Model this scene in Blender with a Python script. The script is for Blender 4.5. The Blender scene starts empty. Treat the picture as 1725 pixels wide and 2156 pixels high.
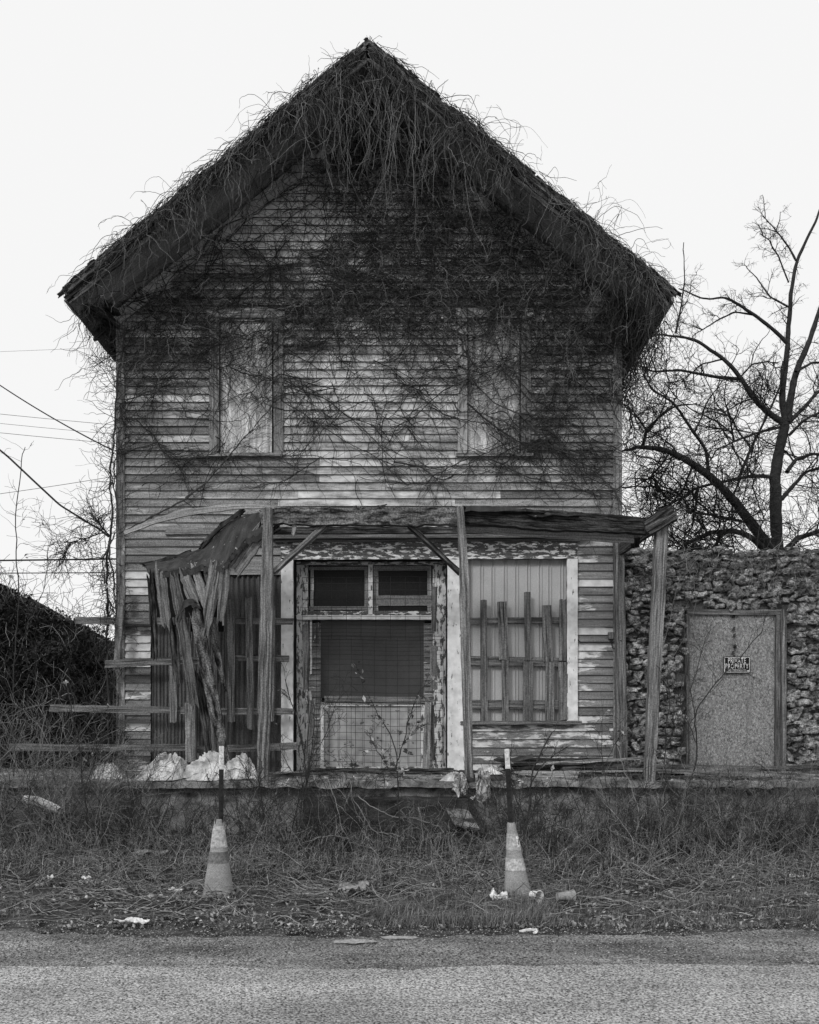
import bpy, bmesh, math
import numpy as np
from mathutils import Vector, Matrix

R = np.random.default_rng(11)
scene = bpy.context.scene
C = scene.collection

# ------------------------------------------------------------------ camera
F, CX, HY, EYE = 1800.0, 862.0, 1493.0, 1.6      # focal length, centre column and horizon row on a 1725 x 2156 picture
cam_d = bpy.data.cameras.new('camera'); cam = bpy.data.objects.new('camera', cam_d); C.objects.link(cam)
cam.location = (0, 0, EYE); cam.rotation_euler = (math.radians(90), 0, 0)
cam_d.sensor_fit = 'HORIZONTAL'; cam_d.sensor_width = 36.0; cam_d.lens = 36.0 * F / 1725.0
cam_d.shift_y = (HY - 1078.0) / 1725.0; cam_d.shift_x = 0.0
cam_d.clip_start = 0.1; cam_d.clip_end = 3000
scene.camera = cam

# ------------------------------------------------------------------ sky and sun (flat white overcast)
SUN_EL, SUN_AZ = math.radians(52), math.radians(-150)
w = bpy.data.worlds.new('World'); scene.world = w; w.use_nodes = True
nt = w.node_tree; bg = nt.nodes['Background']
sky = nt.nodes.new('ShaderNodeTexSky'); sky.sky_type = 'NISHITA'; sky.sun_disc = False
sky.sun_elevation = SUN_EL; sky.sun_rotation = SUN_AZ
bw = nt.nodes.new('ShaderNodeRGBToBW'); nt.links.new(sky.outputs[0], bw.inputs[0])
mx = nt.nodes.new('ShaderNodeMix'); mx.data_type = 'RGBA'; mx.inputs[0].default_value = 0.96
nt.links.new(bw.outputs[0], mx.inputs[6]); mx.inputs[7].default_value = (9.55, 9.55, 9.55, 1)
nt.links.new(mx.outputs[2], bg.inputs[0]); bg.inputs[1].default_value = 0.10
sl = bpy.data.lights.new('sun', 'SUN'); sl.energy = 1.5; sl.angle = math.radians(12); sl.color = (1, 1, 1)
so = bpy.data.objects.new('sun', sl); C.objects.link(so)
sd = Vector((-0.50, -0.80, 0.62)).normalized()     # towards the sun: behind the camera, upper left
so.rotation_euler = sd.to_track_quat('Z', 'Y').to_euler(); so.location = (-8, -8, 14)
sky.sun_rotation = math.atan2(sd.x, sd.y); sky.sun_elevation = math.asin(sd.z)
scene.view_settings.view_transform = 'Standard'; scene.view_settings.look = 'None'
scene.view_settings.exposure = 0.0; scene.view_settings.gamma = 1.0

# ------------------------------------------------------------------ helpers
def P(px, py, Y):
    return np.array(((px - CX) * Y / F, Y, EYE + (HY - py) * Y / F))
def gY(py, z=0.0):            # distance at which the ground (height z) shows at row py
    return F * (EYE - z) / (py - HY)
def _h(i, j, k, s):
    n = (i * 374761393 + j * 668265263 + k * 2147483647 + s * 1274126177) & 0xffffffff
    n = ((n ^ (n >> 13)) * 1274126177) & 0xffffffff
    return ((n ^ (n >> 16)) & 0xffff) / 65535.0
def noise(p, scale=1.0, seed=0):
    p = np.asarray(p, float) * scale
    f0 = np.floor(p).astype(np.int64); t = p - f0; t = t * t * (3 - 2 * t)
    o = 0
    for a in (0, 1):
        for b in (0, 1):
            for c in (0, 1):
                wt = (t[..., 0] if a else 1 - t[..., 0]) * (t[..., 1] if b else 1 - t[..., 1]) * (t[..., 2] if c else 1 - t[..., 2])
                o = o + wt * _h(f0[..., 0] + a, f0[..., 1] + b, f0[..., 2] + c, seed)
    return o * 2 - 1
def fbm(p, scale=1.0, seed=0, oct=3):
    o, a = 0, 1.0
    for q in range(oct):
        o = o + a * noise(p, scale, seed + q * 17); a *= 0.5; scale *= 2.1
    return o
def nrm(v):
    return v / np.maximum(np.linalg.norm(v, axis=-1, keepdims=True), 1e-9)

class MB:
    def __init__(s): s.v = []; s.q = []; s.t = []; s.u = []; s.a = []; s.p = []; s.n = 0
    def add(s, v, quads=None, tris=None, uv=None, a=None, p=None):
        v = np.asarray(v, float).reshape(-1, 3); k = len(v)
        s.v.append(v)
        s.u.append(np.zeros((k, 2)) if uv is None else np.asarray(uv, float).reshape(-1, 2))
        s.a.append(np.full(k, 0.5 if a is None else a) if np.ndim(a) == 0 else np.asarray(a, float).ravel())
        s.p.append(np.full(k, 0.0 if p is None else p) if np.ndim(p) == 0 else np.asarray(p, float).ravel())
        if quads is not None and len(quads): s.q.append(np.asarray(quads, int).reshape(-1, 4) + s.n)
        if tris is not None and len(tris): s.t.append(np.asarray(tris, int).reshape(-1, 3) + s.n)
        s.n += k
    def grid(s, pts, uv=None, a=None, p=None):
        n, m = pts.shape[:2]; i = np.arange(n * m).reshape(n, m)
        q = np.stack((i[:-1, :-1], i[1:, :-1], i[1:, 1:], i[:-1, 1:]), -1).reshape(-1, 4)
        s.add(pts, q, uv=uv, a=a, p=p)
    def tubes(s, pts, rad, sides=3, a=None):
        pts = np.asarray(pts, float)
        if pts.ndim == 2: pts = pts[None]
        n, k = pts.shape[:2]
        rad = np.broadcast_to(np.asarray(rad, float), (n, k))
        T = nrm(np.gradient(pts, axis=1))
        ref = nrm(R.normal(size=(n, 1, 3)))
        N1 = nrm(np.cross(T, ref)); N2 = np.cross(T, N1)
        ang = np.arange(sides) * 2 * np.pi / sides
        v = pts[:, :, None] + rad[:, :, None, None] * (np.cos(ang)[:, None] * N1[:, :, None] + np.sin(ang)[:, None] * N2[:, :, None])
        idx = np.arange(n * k * sides).reshape(n, k, sides); nx = np.roll(idx, -1, 2)
        q = np.stack((idx[:, :-1], nx[:, :-1], nx[:, 1:], idx[:, 1:]), -1).reshape(-1, 4)
        L = np.concatenate((np.zeros((n, 1)), np.cumsum(np.linalg.norm(np.diff(pts, axis=1), axis=-1), 1)), 1) + R.random((n, 1)) * 20
        uv = np.stack((np.broadcast_to(L[:, :, None], (n, k, sides)), np.broadcast_to(ang * .02, (n, k, sides))), -1)
        av = np.broadcast_to((R.random((n, 1, 1)) if a is None else np.full((n, 1, 1), a)), (n, k, sides))
        s.add(v, q, uv=uv, a=av)
    def box(s, x0, x1, y0, y1, z0, z1, a=None):
        s.sweep([((x0 + x1) / 2, (y0 + y1) / 2, z0), ((x0 + x1) / 2, (y0 + y1) / 2, z1)], x1 - x0, y1 - y0, (1, 0, 0), a=a, jit=0, rag=0, seg=max(2, int((z1 - z0) / .3)))
    def sweep(s, path, wd, th, side, a=None, jit=.0015, rag=.004, seg=None, m=3, p=None):
        """a plank: rectangle wd x th swept along path; side = direction of its width"""
        path = np.array([np.array(q, float) for q in path])
        d = np.concatenate(([0], np.cumsum(np.linalg.norm(np.diff(path, axis=0), axis=1))))
        L = d[-1]; k = seg or max(3, int(L / .09) + 1)
        if len(path) > 2: k = max(k, 10)
        t = np.linspace(0, L, k)
        c = np.stack([np.interp(t, d, path[:, i]) for i in range(3)], -1)
        if len(path) > 2:
            for _ in range(2): c[1:-1] = (c[:-2] + 2 * c[1:-1] + c[2:]) / 4
        W = np.interp(t, np.linspace(0, L, len(np.atleast_1d(wd))), np.atleast_1d(wd)) if np.ndim(wd) else np.full(k, wd)
        T = nrm(np.gradient(c, axis=0)); S = np.array(side, float); S = nrm(S - (T @ S)[:, None] * T); N = np.cross(T, S)
        cols = np.linspace(-.5, .5, m + 1)
        ro = R.random(2) * 50; off = R.random(2) * 50
        def face(sgn):
            g = c[:, None] + W[:, None, None] * cols[:, None] * S[:, None] + sgn * th / 2 * N[:, None]
            return g
        F1, F2 = face(1), face(-1)
        rg0 = R.normal(size=m + 1) * rag; rg1 = R.normal(size=m + 1) * rag
        jt = R.normal(size=(k, m + 1, 3)) * jit
        for G in (F1, F2):
            G += jt
            G[0] += rg0[:, None] * T[0]; G[-1] += rg1[:, None] * T[-1]
        uu = np.broadcast_to(t[:, None], (k, m + 1)) + off[0]; vv = W[:, None] * cols + off[1]
        av = R.random() if a is None else a
        s.grid(F1, np.stack((uu, vv), -1), a=av, p=p)
        s.grid(F2[:, ::-1], np.stack((uu, vv + .5), -1)[:, ::-1], a=av, p=p)
        for e in (0, -1):
            g = np.stack((F1[:, e], F2[:, e]), 1)
            if e == 0: g = g[:, ::-1]
            s.grid(g, np.stack((np.stack((t, t), 1) + off[0], np.tile([0, th], (k, 1)) + off[1]), -1), a=av, p=p)
            g = np.stack((F1[e], F2[e]), 1)
            if e == -1: g = g[:, ::-1]
            s.grid(g, np.stack((np.tile([0, th], (m + 1, 1)), np.stack((cols, cols), 1)), -1), a=av, p=p)
    def build(s, name, m, parent=None, smooth=False):
        v = np.concatenate(s.v); me = bpy.data.meshes.new(name)
        base = np.zeros(3)
        if parent is None: base = np.array(((v[:, 0].min() + v[:, 0].max()) / 2, (v[:, 1].min() + v[:, 1].max()) / 2, v[:, 2].min()))
        else: base = np.array(parent['_o'])
        v = v - base
        Q = np.concatenate(s.q) if s.q else np.zeros((0, 4), int); Tt = np.concatenate(s.t) if s.t else np.zeros((0, 3), int)
        li = np.concatenate((Q.ravel(), Tt.ravel())).astype(np.int32)
        tot = np.concatenate((np.full(len(Q), 4), np.full(len(Tt), 3))).astype(np.int32)
        st = np.concatenate(([0], np.cumsum(tot)[:-1])).astype(np.int32)
        me.vertices.add(len(v)); me.vertices.foreach_set('co', v.astype(np.float32).ravel())
        me.loops.add(len(li)); me.loops.foreach_set('vertex_index', li)
        me.polygons.add(len(tot)); me.polygons.foreach_set('loop_start', st); me.polygons.foreach_set('loop_total', tot)
        if smooth: me.polygons.foreach_set('use_smooth', np.ones(len(tot), bool))
        me.update(calc_edges=True)
        u = me.uv_layers.new(name='UVMap'); U = np.concatenate(s.u)
        u.data.foreach_set('uv', U[li].astype(np.float32).ravel())
        at = me.attributes.new('a', 'FLOAT', 'POINT'); at.data.foreach_set('value', np.concatenate(s.a).astype(np.float32))
        at = me.attributes.new('p', 'FLOAT', 'POINT'); at.data.foreach_set('value', np.concatenate(s.p).astype(np.float32))
        me.validate()
        me.materials.append(m)
        o = bpy.data.objects.new(name, me); C.objects.link(o)
        if parent is None: o.location = base
        else: o.parent = parent
        o['_o'] = list(base)
        return o

def thing(name, loc, label, cat, group=None):
    o = bpy.data.objects.new(name, None); C.objects.link(o); o.location = tuple(loc); o['_o'] = [float(q) for q in loc]
    o['label'] = label; o['category'] = cat
    if group: o['group'] = group
    return o
def tag(o, label=None, cat=None, group=None, kind=None):
    if label: o['label'] = label
    if cat: o['category'] = cat
    if group: o['group'] = group
    if kind: o['kind'] = kind
    return o

# ------------------------------------------------------------------ materials
def M(name, c1, c2, sc=(1, 1, 1), coord='UV', p0=.3, p1=.7, bump=.3, bd=.004, rough=.9, var=.5, fine=60, fineamt=.35, detail=6, dist=0.0, spec=.15):
    m = bpy.data.materials.new(name); m.use_nodes = True; n = m.node_tree; L = n.links
    b = n.nodes['Principled BSDF']; b.inputs['Roughness'].default_value = rough
    b.inputs['Specular IOR Level'].default_value = spec
    tc = n.nodes.new('ShaderNodeTexCoord'); mp = n.nodes.new('ShaderNodeMapping'); mp.inputs['Scale'].default_value = sc
    L.new(tc.outputs[coord], mp.inputs[0])
    n1 = n.nodes.new('ShaderNodeTexNoise'); n1.inputs['Scale'].default_value = 1; n1.inputs['Detail'].default_value = detail; n1.inputs['Roughness'].default_value = .62
    n1.inputs['Distortion'].default_value = dist
    L.new(mp.outputs[0], n1.inputs['Vector'])
    cr = n.nodes.new('ShaderNodeValToRGB'); cr.color_ramp.elements[0].position = p0; cr.color_ramp.elements[1].position = p1
    cr.color_ramp.elements[0].color = (c1, c1, c1, 1); cr.color_ramp.elements[1].color = (c2, c2, c2, 1)
    L.new(n1.outputs[0], cr.inputs[0])
    n2 = n.nodes.new('ShaderNodeTexNoise'); n2.inputs['Scale'].default_value = fine; n2.inputs['Detail'].default_value = 3
    L.new(tc.outputs['Object'], n2.inputs['Vector'])
    mr = n.nodes.new('ShaderNodeMapRange'); mr.inputs[1].default_value = .3; mr.inputs[2].default_value = .7
    mr.inputs[3].default_value = 1 - fineamt; mr.inputs[4].default_value = 1 + fineamt; L.new(n2.outputs[0], mr.inputs[0])
    at = n.nodes.new('ShaderNodeAttribute'); at.attribute_name = 'a'
    mr2 = n.nodes.new('ShaderNodeMapRange'); mr2.inputs[3].default_value = 1 - var; mr2.inputs[4].default_value = 1 + var
    L.new(at.outputs['Fac'], mr2.inputs[0])
    mu = n.nodes.new('ShaderNodeMath'); mu.operation = 'MULTIPLY'; L.new(mr.outputs[0], mu.inputs[0]); L.new(mr2.outputs[0], mu.inputs[1])
    vm = n.nodes.new('ShaderNodeVectorMath'); vm.operation = 'SCALE'; L.new(cr.outputs[0], vm.inputs[0]); L.new(mu.outputs[0], vm.inputs['Scale'])
    L.new(vm.outputs[0], b.inputs['Base Color'])
    if bump:
        bu = n.nodes.new('ShaderNodeBump'); bu.inputs['Strength'].default_value = bump; bu.inputs['Distance'].default_value = bd
        ad = n.nodes.new('ShaderNodeMath'); L.new(n1.outputs[0], ad.inputs[0]); L.new(n2.outputs[0], ad.inputs[1]); L.new(ad.outputs[0], bu.inputs['Height'])
        L.new(bu.outputs[0], b.inputs['Normal'])
    m['vm'] = vm.name
    return m
def cracks(m, sc=(1.1, 75, 1), lo=.36, hi=.43, dk=.25):
    n = m.node_tree; L = n.links; b = n.nodes['Principled BSDF']; vm = n.nodes[m['vm']]
    tc = n.nodes.new('ShaderNodeTexCoord'); mp = n.nodes.new('ShaderNodeMapping'); mp.inputs['Scale'].default_value = sc; L.new(tc.outputs['UV'], mp.inputs[0])
    n1 = n.nodes.new('ShaderNodeTexNoise'); n1.inputs['Scale'].default_value = 1; n1.inputs['Detail'].default_value = 3; L.new(mp.outputs[0], n1.inputs['Vector'])
    mr = n.nodes.new('ShaderNodeMapRange'); mr.inputs[1].default_value = lo; mr.inputs[2].default_value = hi; mr.inputs[3].default_value = dk; mr.inputs[4].default_value = 1; L.new(n1.outputs[0], mr.inputs[0])
    v2 = n.nodes.new('ShaderNodeVectorMath'); v2.operation = 'SCALE'; L.new(vm.outputs[0], v2.inputs[0]); L.new(mr.outputs[0], v2.inputs['Scale']); L.new(v2.outputs[0], b.inputs['Base Color']); m['vm'] = v2.name
    return m
def paint_over(m, pc, sc, thr=.5, soft=.03, useattr=True, coord='UV', amp=.6):
    """remnants of pale paint flaking off the wood; attribute p (0..1) = how much paint is left"""
    n = m.node_tree; L = n.links; b = n.nodes['Principled BSDF']; vm = n.nodes[m['vm']]
    tc = n.nodes.new('ShaderNodeTexCoord'); mp = n.nodes.new('ShaderNodeMapping'); mp.inputs['Scale'].default_value = sc; L.new(tc.outputs[coord], mp.inputs[0])
    n1 = n.nodes.new('ShaderNodeTexNoise'); n1.inputs['Scale'].default_value = 1; n1.inputs['Detail'].default_value = 7; n1.inputs['Roughness'].default_value = .65
    L.new(mp.outputs[0], n1.inputs['Vector'])
    at = n.nodes.new('ShaderNodeAttribute'); at.attribute_name = 'p'
    ml = n.nodes.new('ShaderNodeMath'); ml.operation = 'MULTIPLY_ADD'; L.new(at.outputs['Fac'], ml.inputs[0]); ml.inputs[1].default_value = amp if useattr else 0; L.new(n1.outputs[0], ml.inputs[2])
    mr = n.nodes.new('ShaderNodeMapRange'); mr.inputs[1].default_value = thr; mr.inputs[2].default_value = thr + soft; L.new(ml.outputs[0], mr.inputs[0])
    n3 = n.nodes.new('ShaderNodeTexNoise'); n3.inputs['Scale'].default_value = 9; n3.inputs['Detail'].default_value = 6; L.new(tc.outputs['Object'], n3.inputs['Vector'])
    cr = n.nodes.new('ShaderNodeMapRange'); cr.inputs[1].default_value = .3; cr.inputs[2].default_value = .7; cr.inputs[3].default_value = pc * .72; cr.inputs[4].default_value = pc * 1.12; L.new(n3.outputs[0], cr.inputs[0])
    mi = n.nodes.new('ShaderNodeMix'); mi.data_type = 'RGBA'; L.new(mr.outputs[0], mi.inputs[0]); L.new(vm.outputs[0], mi.inputs[6]); L.new(cr.outputs[0], mi.inputs[7])
    L.new(mi.outputs[2], b.inputs['Base Color'])
    old = b.inputs['Normal'].links[0].from_node if b.inputs['Normal'].links else None
    bu = n.nodes.new('ShaderNodeBump'); bu.inputs['Strength'].default_value = .5; bu.inputs['Distance'].default_value = .003; L.new(mr.outputs[0], bu.inputs['Height'])
    if old: L.new(old.outputs[0], bu.inputs['Normal'])
    L.new(bu.outputs[0], b.inputs['Normal'])
    return m

GR = (1.6, 45, 1)       # grain stretched along the plank
m_side = paint_over(M('siding_wood', .10, .36, (1.1, 11, 1), var=.30, bump=.6, fine=70, fineamt=.5), .70, (1.4, 7, 1), thr=.74, soft=.2)
m_sidelow = paint_over(M('siding_peeling', .10, .27, (1.5, 16, 1), var=.3, bump=.5, fine=85, fineamt=.4), .62, (3.2, 17, 1), thr=.80, soft=.06)
m_trim = paint_over(M('trim_wood', .08, .26, GR, p0=.38, p1=.64, var=.25), .42, (4, 18, 1), thr=.74, soft=.1)
m_white = paint_over(M('white_flaking_paint', .07, .16, GR, var=.2), .74, (7, 22, 1), thr=.575, soft=.02, amp=.4)
m_head = paint_over(M('blistered_header', .03, .10, GR, var=.2), .20, (3.2, 9, 1), thr=.49, soft=.05, amp=.4)
m_wood = cracks(M('weathered_wood', .05, .26, (1.6, 30, 1), p0=.37, p1=.66, var=.35, bump=.8))
m_pale = cracks(M('pale_weathered_wood', .14, .48, GR, var=.25, bump=.5))
m_dark = cracks(M('dark_rotten_wood', .008, .15, (3, 22, 1), p0=.40, p1=.74, var=.4, bump=.9, bd=.01), lo=.40, hi=.5)
m_rot = M('lichen_wood', .010, .34, (3.5, 16, 1), p0=.40, p1=.80, detail=12, fine=55, fineamt=.7, var=.3, bump=1, bd=.012)
m_shing = M('old_shingles', .03, .17, (4, 30, 1), var=.6, bump=.8, bd=.01)
m_soff = M('soffit_boards', .12, .30, GR, var=.3)
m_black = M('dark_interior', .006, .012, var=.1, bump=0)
m_glass = M('dirty_glass', .006, .022, (1, 1, 1), coord='Object', rough=.35, var=.1, bump=0, spec=.12)
m_tar = M('tar_paper', .02, .09, (7, 7, 1), coord='Object', var=.1, bump=1, bd=.01, fine=160)
paint_over(m_tar, .5, (14, 14, 14), thr=.66, soft=.02, useattr=False, coord='Object')
m_corr = M('rusty_corrugated_sheet', .04, .14, (12, 1.2, 1), var=.1, bump=.2)
m_panel = M('painted_panel', .36, .50, (2, 2, 2), coord='Object', p0=.2, p1=.8, var=.12, bump=.1, fineamt=.12)
m_door = M('grey_door_board', .060, .085, (2, 2, 2), coord='Object', var=.1, bump=.1, fineamt=.1)
m_lower = paint_over(M('worn_door_panel', .03, .10, (5, 5, 5), coord='Object', var=.1), .40, (7, 7, 9), thr=.35, soft=.05, useattr=False, coord='Object')
m_ply = M('weathered_plywood', .20, .74, (1.1, 13, 1), p0=.32, p1=.68, var=.15, bump=.2)
m_osb = M('strand_board', .09, .36, (34, 34, 20), coord='Object', p0=.38, p1=.62, var=.1, bump=.5, dist=2.5, fine=30, fineamt=.35); paint_over(m_osb, .10, (5, 5, .7), thr=.55, soft=.35, useattr=False, coord='Object')
m_stone = M('rubble_stone', .03, .44, (13, 13, 16), coord='Object', p0=.38, p1=.66, var=.55, bump=1, bd=.03, fine=60, fineamt=.6)
m_mort = M('mortar', .025, .12, (9, 9, 9), coord='Object', var=.1, bump=.8, bd=.02)
m_conc = M('old_concrete', .05, .40, (5, 5, 6), coord='Object', p0=.36, p1=.7, var=.1, bump=.8, bd=.01, fine=110, fineamt=.45)
m_step = M('mossy_step', .015, .10, (5, 5, 9), coord='Object', p0=.35, p1=.75, var=.1, bump=.9, bd=.015, fine=90, fineamt=.6)
m_ground = M('leafy_dirt', .008, .15, (7, 7, 7), coord='Object', p0=.35, p1=.7, var=.1, bump=1, bd=.03, fine=70, fineamt=.5)
m_shoul = M('gravel_shoulder', .08, .34, (.8, 2.6, 3), coord='Object', p0=.34, p1=.66, var=.1, bump=1, bd=.02, fine=75, fineamt=1.0)
m_road = M('worn_asphalt', .23, .45, (.7, 1.8, 3), coord='Object', p0=.3, p1=.7, var=.1, bump=1, bd=.015, fine=75, fineamt=.95); paint_over(m_road, .15, (.9, 3.5, 3), thr=.60, soft=.16, useattr=False, coord='Object')
m_gravel = M('gravel', .06, .30, (40, 40, 40), coord='Object', var=.75, bump=0)
m_vine = M('dark_vine_bark', .018, .07, (8, 40, 1), var=.6, bump=0, fineamt=.1)
m_vinep = M('pale_dry_vine', .06, .24, (3, 40, 1), var=.7, bump=0, fineamt=.1)
m_bark = M('tree_bark', .022, .055, (14, 30, 1), var=.3, bump=.9, bd=.02)
m_twig = M('bare_twig', .018, .045, (8, 40, 1), var=.4, bump=0)
m_weed = M('dry_weed_stem', .03, .36, (3, 40, 1), var=.8, bump=0)
m_sap = M('sapling_bark', .018, .06, (8, 40, 1), var=.3, bump=0)
m_grass = M('dead_grass', .05, .30, (1.6, 1.6, 1.6), coord='Object', p0=.38, p1=.62, var=.88, bump=0, fineamt=.2)
m_green = M('short_grass', .12, .28, (3, 3, 3), coord='Object', var=.5, bump=0, fineamt=.2)
m_leaf = M('dry_leaf', .06, .42, (9, 9, 9), coord='Object', var=.8, bump=0)
m_ivy = M('ivy_leaf', .008, .045, (9, 9, 9), coord='Object', var=.8, bump=0)
m_cloth = M('dirty_sackcloth', .16, .66, (3.5, 3.5, 3.5), coord='Object', p0=.36, p1=.58, var=.1, bump=.3, bd=.004, fine=50, fineamt=.2)
m_cone = M('faded_cone_plastic', .20, .34, (7, 7, 9), coord='Object', var=.1, bump=.15, fine=120, fineamt=.3, rough=.6)
m_collar = M('grimy_collar', .10, .20, (13, 13, 20), coord='Object', var=.1, bump=.1)
m_band = M('worn_reflective_band', .22, .55, (13, 13, 20), coord='Object', p0=.3, p1=.65, var=.1, bump=.1, rough=.5)
m_post = M('dark_painted_steel', .012, .03, (9, 9, 9), coord='Object', var=.1, bump=.2, rough=.6)
m_ptop = M('white_painted_steel', .45, .72, (19, 19, 19), coord='Object', var=.1, bump=.2, rough=.6)
m_wire = M('dark_wire', .02, .04, var=.1, bump=0)
m_cable = M('utility_cable', .02, .04, var=.1, bump=0)
m_signb = M('sign_black', .006, .010, var=.05, bump=0, rough=.5)
m_signw = M('sign_white', .55, .75, (30, 30, 30), coord='Object', var=.05, bump=0, rough=.6)
m_litter = M('white_litter', .5, .8, (20, 20, 20), coord='Object', var=.1, bump=.2)
m_cup = M('clear_plastic', .16, .36, (20, 20, 20), coord='Object', var=.1, bump=.2, rough=.3, spec=.5)

WY = 12.0
def WX(px): return (px - CX) * WY / F
def WZ(py): return EYE + (HY - py) * WY / F
X0, X1 = WX(246), WX(1308)                 # house corners
PKX, PKZ, SLP = -0.545, 10.35, 0.813        # roof peak and slope (front edge of the roof, 0.82 m before the wall)
RY = WY - 0.82
def ztop(x): return PKZ - SLP * abs(x - PKX)
DZ = 0.72                                    # porch slab top

# ================================================================== SETTING
def sheet(name, xs, ys, zf, m):
    X, Y = np.meshgrid(xs, ys); X = X.astype(float); Y = Y.astype(float)
    pts = np.stack((X, Y, zf(X, Y)), -1); b = MB(); b.grid(pts[:, ::-1], a=.5)
    o = b.build(name, m, smooth=True); tag(o, kind='structure'); return o
def gz(X, Y):
    X = np.asarray(X, float); Y = np.asarray(Y, float)
    p = np.stack((X, Y, X * 0), -1)
    f = np.clip((Y - 6.35) / .8, 0, 1) * np.clip((14 - abs(X)) / 4, 0, 1) * np.clip((30 - Y) / 8, 0, 1)
    return f * (.03 + .05 * fbm(p, 1.3, 3) + .032 * fbm(p, 5, 9)) + f * np.clip((Y - 8.4) / 2, 0, 1) * .06
xs = np.concatenate((np.linspace(-900, -12, 30), np.arange(-11.9, 12, .08), np.linspace(12.1, 900, 30)))
ys = np.concatenate((np.linspace(-300, 2, 12), np.linspace(2.2, 6.0, 10), np.arange(6.05, 12.6, .06), np.linspace(13, 60, 30), np.linspace(70, 1500, 20)))
sheet('ground', xs, ys, lambda X, Y: gz(X, Y) - .012, m_ground)
def edge(b, x0, x1, y0, yedge, name, m, z, seed, amp):
    xs = np.arange(x0, x1, .06); t = np.linspace(0, 1, 26)
    ye = yedge + amp * fbm(np.stack((xs, xs * 0, xs * 0), -1), .6, seed, 5) + amp * .5 * fbm(np.stack((xs, xs * 0, xs * 0), -1), 5, seed, 2)
    Y = y0 + (ye[None] - y0) * t[:, None]; X = np.broadcast_to(xs, Y.shape)
    Z = z + .006 * fbm(np.stack((X, Y, X * 0), -1), 3, seed) * np.sin(np.pi * t)[:, None]
    b = MB(); b.grid(np.stack((X, Y, Z), -1)[:, ::-1], a=.5); o = b.build(name, m, smooth=True); tag(o, kind='structure'); return o
edge(None, -40, 40, 4.0, 6.13, 'gravel_shoulder', m_shoul, .000, 5, .10)
edge(None, -40, 40, -6.0, 5.27, 'road', m_road, .012, 8, .05)

# loose gravel
def pebbles(b, n, xr, yr, smin, smax, z0=.0, dens=None):
    x = R.uniform(*xr, n); y = yr[0] + (yr[1] - yr[0]) * R.random(n)
    s = R.uniform(smin, smax, n) * R.random(n) ** .5
    tpl = np.array([(1, 0, 0), (0, 1, 0), (-1, 0, 0), (0, -1, 0), (.5, .5, .8), (-.5, .4, .8), (0, -.6, .8)], float)
    v = tpl[None] * (1 + .35 * R.normal(size=(n, 7, 3))) * s[:, None, None]; v[:, :, 2] *= .7
    v += np.stack((x, y, np.full(n, z0)), -1)[:, None]
    tr = np.array([(0, 1, 4), (1, 5, 4), (1, 2, 5), (2, 3, 6), (2, 6, 5), (3, 0, 6), (0, 4, 6), (4, 5, 6)])
    tri = (tr[None] + 7 * np.arange(n)[:, None, None]).reshape(-1, 3)
    b.add(v, tris=tri, a=np.repeat(R.random(n), 7))
b = MB(); pebbles(b, 26000, (-4.2, 4.2), (5.0, 6.45), .003, .010, .002); pebbles(b, 22000, (-3.2, 3.2), (4.0, 5.35), .002, .0065, .012)
tag(b.build('gravel', m_gravel), 'fine loose gravel strewn over the road and its shoulder', 'gravel', kind='stuff')

# ================================================================== PORCH SLAB
slab = thing('porch_slab', (0, 10.4, 0), 'long raised concrete porch slab with steps in front of the old house', 'porch')
def rough_box(b, x0, x1, y0, y1, z0, z1, amp=.012, sc=4, st=.07, seed=1, top=True):
    xs = np.linspace(x0, x1, max(3, int((x1 - x0) / st))); zs = np.linspace(z0, z1, max(3, int((z1 - z0) / st))); ys = np.linspace(y0, y1, max(3, int((y1 - y0) / st)))
    def d(p): return p + amp * np.stack([fbm(p, sc, seed + q) for q in range(3)], -1)
    X, Z = np.meshgrid(xs, zs); b.grid(d(np.stack((X, X * 0 + y0, Z), -1)))
    if top: X, Y = np.meshgrid(xs, ys); b.grid(d(np.stack((X, Y, X * 0 + z1), -1)))
    for xx, fl in ((x0, 1), (x1, -1)):
        Y, Z = np.meshgrid(ys, zs); b.grid(d(np.stack((Y * 0 + xx, Y, Z), -1))[::-fl])
b = MB(); rough_box(b, -7.6, 9.0, 10.50, 12.3, -.3, DZ - .06, .02, seed=3, top=False); b.build('foundation_wall', m_conc, slab)
b = MB(); rough_box(b, -7.6, 9.0, 10.36, 12.6, DZ - .075, DZ, .016, sc=6, st=.045, seed=7)
b.add([(-7.6, 10.38, DZ - .08), (9, 10.38, DZ - .08), (9, 10.56, DZ - .08), (-7.6, 10.56, DZ - .08)], [(0, 3, 2, 1)]); b.build('slab', m_conc, slab)
xa, xb = (640 - CX) * 10.2 / F, (985 - CX) * 10.2 / F
for i in range(3):
    b = MB(); rough_box(b, xa - .04 * i, xb + .04 * i, 10.36 - .29 * (i + 1), 10.46, -.2, DZ - .19 * (i + 1), .009, sc=5, seed=20 + i); b.build('step', m_step, slab)

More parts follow.
